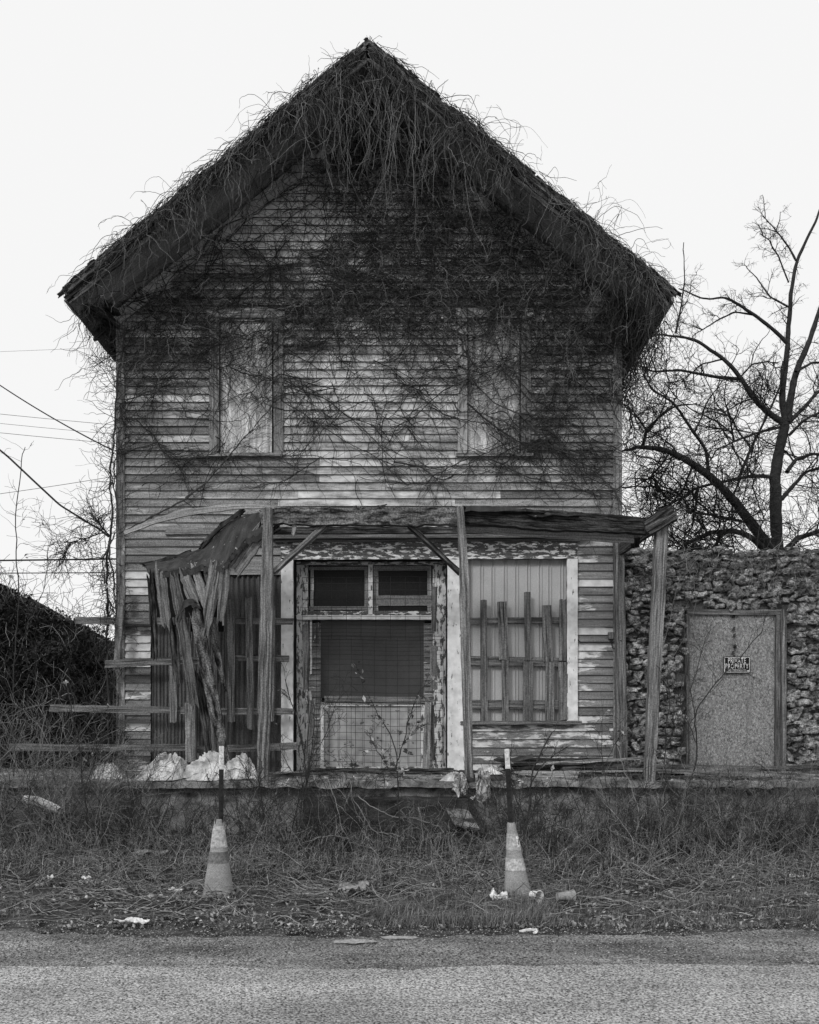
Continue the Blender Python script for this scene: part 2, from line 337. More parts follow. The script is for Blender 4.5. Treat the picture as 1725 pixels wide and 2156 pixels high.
# ================================================================== HOUSE
house = thing('wooden_house', (-.56, WY, 0), 'derelict two storey clapboard house with vine covered gable', 'house')
LW = (318, 592, 1195, 1640)       # left shop window (px box on the wall)
ENT = (620, 940, 1178, 1640)      # doorway recess
SF = (592, 1214, 1140, 1640)
RWN = (984, 1214, 1140, 1527)
UW = [(442, 597, 672, 958), (963, 1116, 672, 958)]
openings = [LW, (592, 984, 1140, 1640), RWN] + UW
ops = [(WX(a), WX(b_), WZ(d), WZ(c)) for a, b_, c, d in openings]
bs, bl, bl2 = MB(), MB(), MB()
z = DZ + .02; EXP = .1125; row = 0
cb = .12
while z < 9.9:
    zt = z + EXP
    half = (PKZ - .30 - (z + .5 * EXP)) / SLP
    xa, xb = max(X0 + cb, PKX - half), min(X1 - cb, PKX + half)
    if xb - xa < .1: break
    iv = [(xa, xb)]
    for o in ops:
        if z + .5 * EXP > o[2] and z + .5 * EXP < o[3]:
            nv = []
            for s0, s1 in iv:
                if o[1] <= s0 or o[0] >= s1: nv.append((s0, s1)); continue
                if o[0] > s0: nv.append((s0, o[0]))
                if o[1] < s1: nv.append((o[1], s1))
            iv = nv
    for s0, s1 in iv:
        cuts = [s0]
        while s1 - cuts[-1] > 3.6: cuts.append(cuts[-1] + R.uniform(1.8, 3.4))
        cuts.append(s1)
        for c0, c1 in zip(cuts[:-1], cuts[1:]):
            if c1 - c0 < .02: continue
            low = z < WZ(1150)
            k = max(3, int((c1 - c0) / .08)); x = np.linspace(c0 + .001, c1 - .001, k)
            px = CX + x * F / WY; py = HY - (z - EYE) * F / WY
            q = np.stack((x, x * 0 + z, x * 0), -1)
            tilt = R.normal() * .0018; sag = .0022 * fbm(q, 2, 5) + tilt * (x - c0)
            pop = np.abs(.006 * fbm(q, 1.3, 15))
            if low and c1 < WX(592): pop = pop + .012 * R.random() * np.abs(fbm(q, 4, 19)); sag = sag + .004 * R.normal()
            zb = z + sag - .012; ztp = z + EXP + sag * .5
            yb = WY - .034 - pop; yt = WY - .004
            g = np.stack((np.stack((x, x * 0 + yb, zb), -1), np.stack((x, (yb + yt * 2) / 3, (zb + 2 * ztp) / 3), -1), np.stack((x, x * 0 + yt, ztp + .012), -1)))
            off = R.random() * 60
            uv = np.stack((np.tile(x + off, (3, 1)), np.repeat([[0], [.07], [.115]], k, 1) + off), -1)
            # how much paint is left on this stretch of board
            if low:
                base = .28 + .25 * R.normal()
                if px.mean() > 1200: base = .34 + .22 * R.normal() + np.clip((1262 - px) / 60, -1, 1) * .35
                if py > 1527 and px.mean() > 980: base = .52 + .1 * R.normal()
                if px.mean() < 592 and 1330 < py < 1400 or (px.mean() < 400 and 1210 < py < 1240): base = base + .55
            else:
                base = .34 + .10 * R.normal() + .60 * np.exp(-((px - 760) / 230) ** 2 - ((py - 820) / 170) ** 2) + .5 * np.exp(-((px - 690) / 330) ** 2 - ((py - 480) / 100) ** 2)
            pv = np.clip(np.broadcast_to(base, x.shape), 0, 1)
            tgt = (bl if c1 < 0 else bl2) if low else bs
            av = R.random()
            tgt.grid(g, uv, a=av, p=np.tile(pv, (3, 1)))
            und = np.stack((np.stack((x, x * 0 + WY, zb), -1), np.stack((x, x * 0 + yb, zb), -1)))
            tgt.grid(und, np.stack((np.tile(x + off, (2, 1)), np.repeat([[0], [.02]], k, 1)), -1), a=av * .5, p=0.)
    z = zt; row += 1
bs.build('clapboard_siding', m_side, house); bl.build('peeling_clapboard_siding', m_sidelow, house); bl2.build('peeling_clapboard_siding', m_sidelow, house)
# solid body behind the siding (front shell with its openings is boarded from inside)
b = MB()
D1 = WY + 9.0
def quad(b, pts, a=.5): b.add(pts, [(0, 1, 2, 3)], a=a)
zr0 = ztop(X0) - .3; zr1 = ztop(X1) - .3
quad(b, [(X0 + .01, D1, 0), (X0 + .01, WY, 0), (X0 + .01, WY, zr0), (X0 + .01, D1, zr0)])
quad(b, [(X1 - .01, WY, 0), (X1 - .01, D1, 0), (X1 - .01, D1, zr1), (X1 - .01, WY, zr1)])
b.add([(X0, D1, 0), (X1, D1, 0), (X1, D1, zr1), (PKX, D1, PKZ - .3), (X0, D1, zr0)], tris=[(0, 2, 1), (0, 3, 2), (0, 4, 3)])
b.build('wall', m_soff, house)
b = MB()       # backing sheathing with gaps at the openings, just behind the boards
def back(x0, x1, z0, z1): quad(b, [(x0, WY + .012, z0), (x1, WY + .012, z0), (x1, WY + .012, z1), (x0, WY + .012, z1)])
def back4(x0, x1, z0, z1): quad(b, [(x0, WY + .035, z0), (x1, WY + .035, z0), (x1, WY + .035, z1), (x0, WY + .035, z1)])
back4(X0, X1, WZ(1140), zr0 - .05)
b.add([(X0, WY + .012, zr0 - .05), (X1, WY + .012, zr0 - .05), (PKX, WY + .012, PKZ - .32)], tris=[(0, 1, 2)])
back(X0, WX(318), DZ, WZ(1140)); back(WX(1214), X1, DZ, WZ(1140)); back(WX(984), WX(1214), DZ, WZ(1527)); back(WX(318), WX(592), WZ(1195), WZ(1140))
b.build('sheathing', m_black, house)
for x0, x1 in ((X0, X0 + cb), (X1 - cb, X1)):
    b = MB(); b.sweep([((x0 + x1) / 2, WY - .022, DZ), ((x0 + x1) / 2, WY - .022, (zr0 if x0 < 0 else zr1) + .02)], cb, .045, (1, 0, 0), m=2, p=.35); b.build('corner_board', m_trim, house)
# roof
for sg in (-1, 1):
    xe = -4.50 if sg < 0 else 3.44
    L = abs(xe - PKX); nx = 60; x = PKX + sg * np.linspace(0, L, nx); zz = np.array([ztop(q) for q in x])
    ysr = np.concatenate((np.arange(RY - .03, 14, .12), np.linspace(14.2, D1 + .6, 14)))
    X, Y = np.meshgrid(x, ysr); Z = np.interp(X * sg, x * sg, zz)
    q = np.stack((X, Y, Z), -1)
    Z2 = Z + .018 * fbm(q, 2.2, 5) + .012 * fbm(q, 11, 8)
    b = MB(); top = np.stack((X, Y + .015 * fbm(q, 14, 2) * (Y < RY + .1), Z2), -1)
    uv = np.stack((Y, X * 1.3), -1)
    b.grid(top if sg < 0 else top[:, ::-1], uv if sg < 0 else uv[:, ::-1])
    bot = top - [0, 0, .07]; b.grid(bot if sg > 0 else bot[:, ::-1], uv)
    b.grid(np.stack((top[0], bot[0]), 0), np.stack((uv[0], uv[0] + .05), 0)); b.grid(np.stack((top[:, -1], bot[:, -1]), 1), np.stack((uv[:, -1], uv[:, -1] + .05), 1))
    # ragged shingle ends along the rake
    for j in range(150):
        t = R.uniform(0, L); xc = PKX + sg * t; zc = ztop(xc)
        dr = np.array((sg, 0, -SLP)) / math.hypot(1, SLP)
        c = np.array((xc, RY - .01, zc + R.uniform(-.075, .008)))
        b.sweep([c, c + dr * R.uniform(.06, .17)], R.uniform(.06, .12), .009, (0, 1, 0), seg=3, jit=.004, rag=.01)
    roof = b.build('roof', m_shing, house)
    # rake boards
    dr = np.array((sg, 0, -SLP)) / math.hypot(1, SLP)
    Ls = L * math.hypot(1, SLP)
    pk = np.array((PKX, RY, PKZ))
    for nm, dz, wd, th, yo, mt in (('rake_board', -.095, .05, .05, -.012, m_wood), ('rake_board', -.155, .06, .035, .014, m_dark), ('fascia', -.22, .07, .04, .036, m_wood)):
        b = MB(); p0 = pk + (0, yo, dz * 1.0); b.sweep([p0 + dr * .03, p0 + dr * (Ls - (.02 if dz > -.2 else .14))], wd, th, np.cross(dr, (0, 1, 0)), rag=.03, jit=.006, a=.15); b.build(nm, mt, house)
    # soffit under the rake overhang and the eave
    b = MB(); off = .215
    for j in range(5):
        y0 = RY + .03 + j * .16
        pts = [np.array((PKX, y0 + .08, PKZ - off + R.normal() * .004)), np.array((xe - sg * .03, y0 + .08, ztop(xe) - off + .01))]
        b.sweep(pts, .155, .02, (0, 1, 0), jit=.002)
    for j in range(3):
        xx = xe - sg * (.06 + .14 * j); b.sweep([(xx, WY, ztop(xx) - off), (xx, D1 + .5, ztop(xx) - off)], .13, .02, dr, jit=.003, seg=30)
    b.build('soffit', m_soff, house)
    b = MB(); b.sweep([(xe, RY, ztop(xe) - .12), (xe, D1 + .6, ztop(xe) - .12)], .17, .03, (0, 0, 1), rag=.02, jit=.004, seg=40); b.build('eave_board', m_soff, house)
    # frieze board on the wall
    b = MB(); p0 = np.array((PKX, WY - .035, PKZ - .40)); b.sweep([p0 + dr * .05, p0 + dr * ((X1 - PKX) if sg > 0 else (PKX - X0)) * math.hypot(1, SLP)], .19, .03, np.cross(dr, (0, 1, 0)), p=.62, jit=.002); b.build('frieze_board', m_trim, house)
    # rafter ends under the eave
    for j in range(5):
        yy = WY + .1 + j * .6; xc = X0 if sg < 0 else X1
        b = MB(); b.sweep([(xc, yy, ztop(xc) - .28), (xe - sg * .05, yy, ztop(xe) - .27)], .11, .05, (0, 0, 1), rag=.02); b.build('rafter_end', m_dark, house)
# rotten knobs of the eave return at the left corner
b = MB()
for j in range(7):
    xx = X0 + R.uniform(-.35, -.02); b.sweep([(xx, WY - R.uniform(0, .7), ztop(xx) - R.uniform(.25, .3)), (X0 + R.uniform(-.1, .05), WY - .03, WZ(R.uniform(640, 700)))], R.uniform(.06, .14), .03, (1, .5, 0), rag=.05, jit=.008)
b.build('rotten_eave_board', m_dark, house)

# upper windows
for wi, (a, b_, c, d) in enumerate(UW):
    x0, x1, z0, z1 = WX(a), WX(b_), WZ(d), WZ(c)
    cw = .135
    fr = MB()
    fr.sweep([(x0 + cw / 2, WY - .03, z0), (x0 + cw / 2, WY - .03, z1)], cw, .05, (1, 0, 0), p=.3 if wi == 0 else .6)
    fr.sweep([(x1 - cw / 2, WY - .03, z0), (x1 - cw / 2, WY - .03, z1)], cw, .05, (1, 0, 0), p=.2)
    fr.sweep([(x0 - .03, WY - .035, z1 + .06), (x1 + .03, WY - .035, z1 + .06)], .13, .06, (0, 0, 1), p=.4)
    win = fr.build('window', m_trim, house); win['label'] = 'boarded window with rust streaked tall panel'
    b = MB(); pts_z = np.linspace(z0 + .03, z1, 40); X = np.linspace(x0 + cw + .012, x1 - cw - (.028 if wi == 0 else .016), 24)
    XX, ZZ = np.meshgrid(X, pts_z); g = np.stack((XX, WY - .006 + .005 * np.sin(XX * 2 * np.pi / .035) * (.3 + .7 * (XX - X[0] > (.0 if wi else .0))) + .006 * fbm(np.stack((XX, ZZ, XX * 0), -1), 1.5, 4), ZZ), -1)
    b.grid(g, np.stack((ZZ, XX), -1), a=.95 if wi == 0 else .5); b.build('cover_sheet', m_ply, win)
    b = MB(); b.sweep([(x0 - .02, WY - .04, z0 - .015), (x1 + .03, WY - .04, z0 - .015)], .04, .08, (0, 0, 1), p=.3); b.build('sill', m_trim, win)
    b = MB(); b.box(x0 + cw - .01, x1 - cw + .01, WY + .02, WY + .03, z0, z1); b.build('reveal', m_black, win)

# shop front: header, cornice, pilasters
b = MB(); b.sweep([(WX(592), WY - .03, WZ(1158)), (WX(1214), WY - .03, WZ(1158))], .235, .05, (0, 0, 1), p=.12, m=6); b.build('header_board', m_white, house)  # peeling paint, set low so the colour also carries porch roof shade
b = MB()
b.sweep([(WX(575), WY - .075, WZ(1134)), (WX(1240), WY - .075, WZ(1131))], .05, .12, (0, 0, 1), p=.1, rag=.02)
b.sweep([(WX(580), WY - .05, WZ(1141.5)), (WX(1220), WY - .05, WZ(1139))], .03, .07, (0, 0, 1), p=.1)
b.sweep([(WX(350), WY - .05, WZ(1120)), (WX(1215), WY - .05, WZ(1118))], .09, .05, (0, 0, 1), p=.1, rag=.02)
b.build('cornice', m_trim, house)
b = MB(); b.sweep([(WX(600), WY - .065, WZ(1178)), (WX(1214), WY - .065, WZ(1176))], .03, .03, (0, 0, 1), p=.2); b.build('moulding', m_white, house)
for a, c in ((592, 620), (940, 984)):
    b = MB(); b.sweep([(WX((a + c) / 2), WY - .05, DZ), (WX((a + c) / 2), WY - .05, WZ(1180))], WX(c) - WX(a) - .02, .09, (1, 0, 0), p=.52, m=5); b.build('pilaster', m_white, house)
b = MB(); b.sweep([(WX(1203), WY - .05, WZ(1520)), (WX(1203), WY - .05, WZ(1178))], WX(1214) - WX(1192), .05, (1, 0, 0), p=.55); b.build('window_casing', m_white, house)
b = MB(); b.sweep([(WX(968), WY - .06, WZ(1522)), (WX(1222), WY - .06, WZ(1521))], .05, .12, (0, 0, 1), p=.25); b.build('window_sill', m_trim, house)

# doorway recess
EY = WY + .22
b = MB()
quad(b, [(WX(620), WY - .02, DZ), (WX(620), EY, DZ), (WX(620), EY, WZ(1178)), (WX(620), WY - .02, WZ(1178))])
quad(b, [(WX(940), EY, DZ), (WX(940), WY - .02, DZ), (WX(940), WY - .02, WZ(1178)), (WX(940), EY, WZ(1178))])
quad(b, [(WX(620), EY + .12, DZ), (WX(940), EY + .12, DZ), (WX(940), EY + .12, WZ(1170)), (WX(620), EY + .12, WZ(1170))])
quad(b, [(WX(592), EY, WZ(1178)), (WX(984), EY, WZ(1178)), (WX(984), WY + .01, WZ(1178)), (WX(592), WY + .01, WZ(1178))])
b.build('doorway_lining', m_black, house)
ey = lambda px: (px - CX) * EY / F
ez = lambda py: EYE + (HY - py) * EY / F
def ebar(b, pa, pb, wpx, th=.04, yo=0., p=.5, side=None, a=None):
    pA = np.array((ey(pa[0]), EY + yo, ez(pa[1]))); pB = np.array((ey(pb[0]), EY + yo, ez(pb[1])))
    if side is None: side = (1, 0, 0) if abs(pb[1] - pa[1]) > abs(pb[0] - pa[0]) else (0, 0, 1)
    b.sweep([pA, pB], wpx * EY / F, th, side, p=p, a=a)
dfr = MB()
ebar(dfr, (634, 1182), (634, 1622), 28, .05, .02, p=.28); ebar(dfr, (926, 1182), (926, 1622), 30, .05, .02, p=.28)
ebar(dfr, (622, 1184), (940, 1184), 12, .05, -.01, p=.2)
ebar(dfr, (780, 1190), (780, 1294), 9, .06, -.01, p=.36)
ebar(dfr, (648, 1292), (912, 1292), 10, .05, -.01, p=.1)
fo = dfr.build('door_frame', m_white, house)
b = MB(); ebar(b, (625, 1301), (912, 1301), 9, .09, -.03, p=.55); b.build('transom_bar', m_white, house)
for i, (a, c) in enumerate(((650, 775), (785, 908))):
    b = MB(); y0 = EY + .05
    b.add([(ey(a), y0, ez(1288)), (ey(c), y0, ez(1288)), (ey(c), y0, ez(1190)), (ey(a), y0, ez(1190))], [(0, 1, 2, 3)])
    pn = b.build('transom_pane', m_glass, house)
    b = MB(); ip = 6
    ebar(b, (a + ip, 1192), (a + ip, 1288), 6 + 4 * i, .02, .035, p=0); ebar(b, (c - 4, 1192), (c - 4, 1288), 8, .02, .035, p=0)
    ebar(b, (a, 1196), (c, 1196), 7 + 3 * i, .02, .034, p=0); ebar(b, (a, 1264 if i else 1280), (c, 1264 if i else 1280), 8 + 14 * i, .02, .033, p=0, a=.2)
    b.build('pane_frame', m_soff, pn)
    if i == 0:
        b = MB(); ebar(b, (658, 1196), (658, 1245), 4, .01, .02, p=0, a=.9); b.build('pane_strip', m_pale, pn)
# narrow siding beside the door
for side in ((650, 675), (892, 912)):
    b = MB(); pyv = 1312
    while pyv < 1615:
        xA, xB = ey(side[0]), ey(side[1]); zA = ez(pyv + 12); zB = ez(pyv)
        x = np.linspace(xA, xB, 4); o = R.random() * 9
        b.grid(np.stack((np.stack((x, x * 0 + EY - .012, x * 0 + zA), -1), np.stack((x, x * 0 + EY + .012, x * 0 + zB), -1))), np.stack((np.tile(x + o, (2, 1)), np.repeat([[0.], [.08]], 4, 1) + o), -1), a=R.random(), p=.34)
        pyv += 12
    b.build('side_panel', m_sidelow, house)
b = MB(); ebar(b, (663, 1312), (663, 1622), 26, .03, .04, p=.2)
ebar(b, (662, 1312), (662, 1352), 20, .02, -.02, p=0, a=.1)
ebar(b, (655, 1305), (655, 1420), 4, .02, -.03, p=.8)
b.build('jamb', m_white, house)
door = None
b = MB(); XX, ZZ = np.meshgrid(np.linspace(ey(674), ey(894), 20), np.linspace(ez(1470), ez(1306), 16))
b.grid(np.stack((XX, EY + .02 + .006 * fbm(np.stack((XX, ZZ, XX * 0), -1), 2, 4), ZZ), -1), a=.5); door = b.build('door', m_door, house)
b = MB(); ebar(b, (684, 1471), (900, 1474), 12, .06, -.04, p=.0, a=.55); b.build('rail', m_trim, door)
b = MB(); XX, ZZ = np.meshgrid(np.linspace(ey(674), ey(900), 20), np.linspace(ez(1622), ez(1478), 16))
b.grid(np.stack((XX, EY + .01 + 0 * XX, ZZ), -1), a=.5); b.build('lower_panel', m_lower, door)
b = MB(); ebar(b, (676, 1484), (892, 1484), 5, .03, -.01, p=.4); ebar(b, (678, 1484), (678, 1620), 8, .03, -.012, p=.5); ebar(b, (674, 1617), (900, 1617), 6, .06, -.03, p=.2); ebar(b, (890, 1484), (890, 1620), 8, .03, -.012, p=.4)
b.build('panel_moulding', m_white, door)
# welded wire mesh over the doorway: two sheets
def mesh_sheet(x0, x1, y0, y1, nx, ny, Yd, seed, xj=0, fade=None, rad=.0034):
    b = MB(); s = lambda px, py: np.stack((((px - CX) * Yd / F), Yd + .035 * noise(np.stack((px / 90., py / 90., px * 0 + seed), -1), 1, seed), EYE + (HY - (py + 3 * noise(np.stack((px / 120., py / 120., px * 0), -1), 1, seed + 2))) * Yd / F), -1)
    for i in range(nx):
        px = np.full(26, x0 + (x1 - x0) * i / (nx - 1)); py = np.linspace(y0 + xj * R.random(), y1, 26); b.tubes(s(px, py)[None], rad, 3, .5)
    for yv in ny:
        px = np.linspace(x0 + xj * R.random(), x1 - xj * R.random(), 26); b.tubes(s(px, np.full(26, yv)), rad, 3, .5)
    return b
b = mesh_sheet(636, 915, 1216, 1345, 10, [1216, 1228, 1243, 1261, 1278, 1296, 1306, 1314, 1322, 1330, 1337, 1345], WY - .06, 3)
wm = b.build('wire_mesh', m_wire, house)
b = mesh_sheet(642, 934, 1340, 1612, 13, [1341, 1348, 1355, 1362, 1370, 1379, 1389, 1400, 1413, 1427, 1442, 1458, 1475], WY - .08, 7, 2, rad=.0027); b.build('wire_mesh', m_wire, house)
b = mesh_sheet(675, 932, 1480, 1612, 15, [1482, 1497, 1512, 1527, 1542, 1558, 1574, 1590, 1604], WY - .11, 9, 4); b.build('wire_mesh', m_wire, house)

# boards nailed round the doorway
def fboard(nm, pa, pb, wpx, Y=WY - .1, th=.022, mt=None, par=None, a=None, rag=.004, Y2=None, p=None):
    b = MB(); Y2 = Y if Y2 is None else Y2
    side = (1, 0, 0) if abs(pb[1] - pa[1]) > abs(pb[0] - pa[0]) else (0, 0, 1)
    b.sweep([P(pa[0], pa[1], Y), P(pb[0], pb[1], Y2)], wpx * Y / F, th, side, a=a, rag=rag, p=p)
    return b.build(nm, mt or m_wood, par)
for pa, pb, wd, a in (((643, 1315), (644, 1452), 12, .35), ((915, 1236), (913, 1330), 11, .1), ((912, 1360), (914, 1452), 15, .45), ((909, 1483), (912, 1600), 8, .3), ((658, 1470), (646, 1625), 12, .3), ((651, 1455), (653, 1475), 8, .9)):
    fboard('nailed_board', pa, pb, wd, WY - .13, a=a, par=house)
fboard('nailed_board', (901, 1478), (896, 1628), 14, WY - .20, a=.9, par=house, Y2=WY - .45)

# right shop window: ribbed sheet behind pickets
b = MB(); rib = MB()
x = np.linspace(WX(984), WX(1193), 210); ribs = [WX(q) for q in (990, 1014, 1038, 1064, 1088, 1113, 1138, 1158, 1183)]
dep = np.zeros_like(x)
for i, r in enumerate(ribs):
    dep += .014 * (np.exp(-((x - r + .02) / .006) ** 2) + np.exp(-((x - r - .02) / .006) ** 2)) - .006 * np.exp(-((x - r) / .014) ** 2) + .008 * np.exp(-((x - r) / .005) ** 2)
zz = np.linspace(WZ(1520), WZ(1177), 12); XX, ZZ = np.meshgrid(x, zz)
b.grid(np.stack((XX, WY + .035 - 1.6 * dep[None] + 0 * XX, ZZ), -1), a=.5)
rw = b.build('window_panel', m_panel, house)
for pa, pb, wd, a in (((984, 1307), (1196, 1306), 13, .3), ((984, 1391), (1196, 1395), 19, .25), ((986, 1483), (1196, 1484), 19, .5)):
    fboard('rail', pa, pb, wd, WY - .035, par=rw, a=a, th=.025)
for pa, pb, wd, a in (((1018, 1263), (1020, 1520), 14, .35), ((1057, 1267), (1061, 1389), 20, .55), ((1063, 1390), (1064, 1518), 14, .4), ((1110, 1246), (1112, 1391), 14, .12), ((1112, 1393), (1111, 1518), 21, .35), ((1151, 1274), (1154, 1393), 20, .5), ((1158, 1394), (1157, 1518), 19, .55), ((1185, 1262), (1184, 1392), 15, .5), ((1185, 1394), (1186, 1516), 20, .5)):
    fboard('slat', pa, pb, wd, WY - .065, par=rw, a=a, th=.022)
# left shop window: corrugated sheets + dark gap
b = MB()
def corr(b, xa, xb, ya, yb, pitch, amp, Y, a):
    x = np.linspace(WX(xa), WX(xb), int((xb - xa) * 1.3)); zz = np.linspace(WZ(yb), WZ(ya), 14); XX, ZZ = np.meshgrid(x, zz)
    b.grid(np.stack((XX, Y + amp * np.sin(XX * 2 * np.pi / pitch), ZZ), -1), np.stack((XX, ZZ), -1), a=a)
corr(b, 320, 400, 1300, 1640, .05, .012, WY - .0, .75); corr(b, 395, 480, 1330, 1640, .05, .012, WY + .02, .3); corr(b, 470, 594, 1210, 1640, .075, .016, WY + .01, .25)
lw = b.build('corrugated_sheet', m_corr, house)
b = MB(); quad(b, [(WX(318), WY + .06, DZ), (WX(594), WY + .06, DZ), (WX(594), WY + .06, WZ(1190)), (WX(318), WY + .06, WZ(1190))]); b.build('window_backing', m_black, house)
b = MB(); b.sweep([(WX(480), WY - .02, WZ(1192)), (WX(594), WY - .02, WZ(1192))], .25, .03, (0, 0, 1), p=.1); b.build('header_board', m_soff, house)
# meter box and conduit on the right
b = MB(); b.box(WX(1279), WX(1290), WY - .09, WY - .03, WZ(1346), WZ(1332)); bx = b.build('junction_box', m_trim, house)
b = MB(); b.tubes(np.array([P(1216, 1347, WY - .06), P(1222, 1352, WY - .06), P(1250, 1352, WY - .06), P(1290, 1352, WY - .06), P(1308, 1349, WY - .2)]), .008, 5); b.tubes(np.array([P(1285, 1346, WY - .08), P(1290, 1365, WY - .1), P(1304, 1368, WY - .14), P(1312, 1340, WY - .16), P(1311, 1280, WY - .14), P(1308, 1230, WY - .12)]), .007, 4); b.build('conduit', m_wire, bx)

# ================================================================== PORCH FRAME
pf = thing('porch_frame', (0, 10.5, DZ), 'skeletal remains of a timber porch roof on three leaning posts', 'porch frame')
PY = 10.55
def pboard(nm, pts, wpx, th, mt, par=pf, side=None, a=None, rag=.006, jit=.003, m=3):
    """pts: (px, py, Y)"""
    b = MB(); q = [P(*t) for t in pts]; d = q[-1] - q[0]
    if side is None: side = (1, 0, 0) if abs(d[2]) > abs(d[0]) else (0, 0, 1)
    wv = np.atleast_1d(np.array(wpx, float)) * pts[0][2] / F
    b.sweep(q, wv if len(wv) > 1 else float(wv[0]), th, side, a=a, rag=rag, jit=jit, m=m)
    return b.build(nm, mt, par)
pboard('post', [(564, 1071, PY - .12), (562, 1250, PY - .12), (558, 1450, PY - .1), (553, 1648, PY - .08)], [17, 26, 27, 21], .10, m_wood, a=.62)
pboard('post', [(968, 1068, PY - .12), (976, 1180, PY - .12), (981, 1400, PY - .1), (988, 1646, PY - .08)], [15, 20, 19, 17], .10, m_wood, a=.85)
pboard('post', [(1393, 1098, PY - .05), (1386, 1250, PY - .05), (1378, 1400, PY - .05), (1367, 1648, PY - .08)], [24, 25, 24, 19], .10, m_wood, a=.8)
pboard('post', [(1302, 1145, WY - .16), (1305, 1300, WY - .14), (1309, 1608, WY - .12)], [20, 21, 21], .10, m_wood, a=.35)
pboard('beam', [(548, 1089, PY), (760, 1089, PY), (972, 1088, PY)], [31, 36, 37], .12, m_rot, a=.7, jit=.006, rag=.02, m=6)
pboard('beam', [(975, 1086, PY + .01), (1150, 1096, PY), (1366, 1109, PY)], [38, 40, 33], .12, m_dark, a=.25, jit=.005, rag=.02, m=6)
pboard('ledger_board', [(952, 1114, PY + .2), (1150, 1125, PY + .2), (1334, 1133, PY + .2)], [9, 15, 22], .04, m_pale, a=.2)
pboard('rear_beam', [(575, 1117, WY - .3), (1000, 1116, WY - .3), (1280, 1123, WY - .3)], [13, 14, 12], .05, m_dark, a=.5)
pboard('side_beam', [(1408, 1086, PY - .12), (1297, 1164, WY - .03)], [32, 26], .05, m_dark, a=.8, side=(0, 0, 1))
pboard('beam_end', [(1362, 1112, PY - .1), (1420, 1078, PY - .14)], [34, 34], .13, m_dark, a=.8, side=(.4, 0, 1), jit=.003, rag=.02)
pboard('bracket', [(1338, 1128, PY + .3), (1337, 1150, PY + .6)], 18, .05, m_dark, a=.3)
pboard('brace', [(684, 1107, PY + .05), (576, 1205, PY - .05)], 15, .05, m_wood, a=.75, side=(1, 0, 1))
pboard('brace', [(860, 1106, PY + .05), (969, 1207, PY - .05)], 15, .05, m_dark, a=.95, side=(1, 0, -1))
pboard('wood_block', [(620, 1103, PY - .01), (616, 1127, PY - .01)], 8, .03, m_wood, a=.9)
pboard('roof_strip', [(262, 1122, 10.9), (330, 1096, 10.85), (400, 1078, 10.8), (500, 1066, 10.75), (580, 1068, 10.7), (640, 1076, 10.65)], [8, 10, 13, 12, 7, 4], .03, m_pale, a=.3)
pboard('roof_strip', [(975, 1072, PY - .1), (1060, 1072, PY - .1), (1142, 1079, PY - .12)], [13, 9, 3], .09, m_tar, jit=.008, rag=.03)
pboard('roof_strip', [(1120, 1086, PY - .08), (1180, 1084, PY - .08), (1215, 1086, PY - .08)], [8, 5, 3], .08, m_tar, jit=.008, rag=.03)
b = MB()
for j in range(26):
    px = R.uniform(560, 1350); c = P(px, 1069 + (px > 970) * (px - 970) * .05 + R.uniform(-2, 2), PY + R.uniform(-.06, .3)); b.sweep([c, c + (R.uniform(.05, .16), R.normal() * .05, R.normal() * .01)], R.uniform(.03, .08), .015, (0, 1, .2), rag=.02, jit=.006)
b.build('rotten_sheathing', m_rot, pf)

# ---- collapsed end of the porch roof
cr = thing('collapsed_roof', tuple(P(430, 1300, 11.0)), 'collapsed corner of porch roof with tar paper and broken planks hanging', 'roof wreckage')
up = np.array([P(298, 1188, 11.5), P(345, 1180, 11.5), P(392, 1166, 11.45), P(428, 1154, 11.35), P(452, 1128, 11.2), P(478, 1104, 11.0), P(505, 1086, 10.9), P(545, 1078, 10.75)])
lo = np.array([P(316, 1212, 10.95), P(352, 1203, 10.9), P(396, 1198, 10.85), P(436, 1192, 10.75), P(468, 1190, 10.65), P(492, 1162, 10.6), P(512, 1138, 10.6), P(552, 1118, 10.6)])
t8 = np.linspace(0, 1, 8); tt = np.linspace(0, 1, 60)
U = np.stack([np.interp(tt, t8, up[:, i]) for i in range(3)], -1); Lw = np.stack([np.interp(tt, t8, lo[:, i]) for i in range(3)], -1)
vs = np.linspace(0, 1, 16)[:, None, None]; S = U[None] * (1 - vs) + Lw[None] * vs
S[..., 2] += .05 * np.sin(np.pi * vs[..., 0]); dd = fbm(S, 5, 4) * .02 + fbm(S, 16, 8) * .012; S[..., 2] += dd; S[..., 1] += dd * .6
S[-1, :, 2] += R.normal(size=60) * .012
b = MB(); b.grid(S, a=.5); b.grid((S - [0, -.01, .03])[:, ::-1], a=.3); b.grid(np.stack((S[-1], S[-1] - [0, -.012, .07 + .0]), 0) + np.array([0, 0, 1.]) * (R.normal(size=(1, 60, 1)) * .008), a=.3)
b.build('tar_paper_sheet', m_tar, cr)
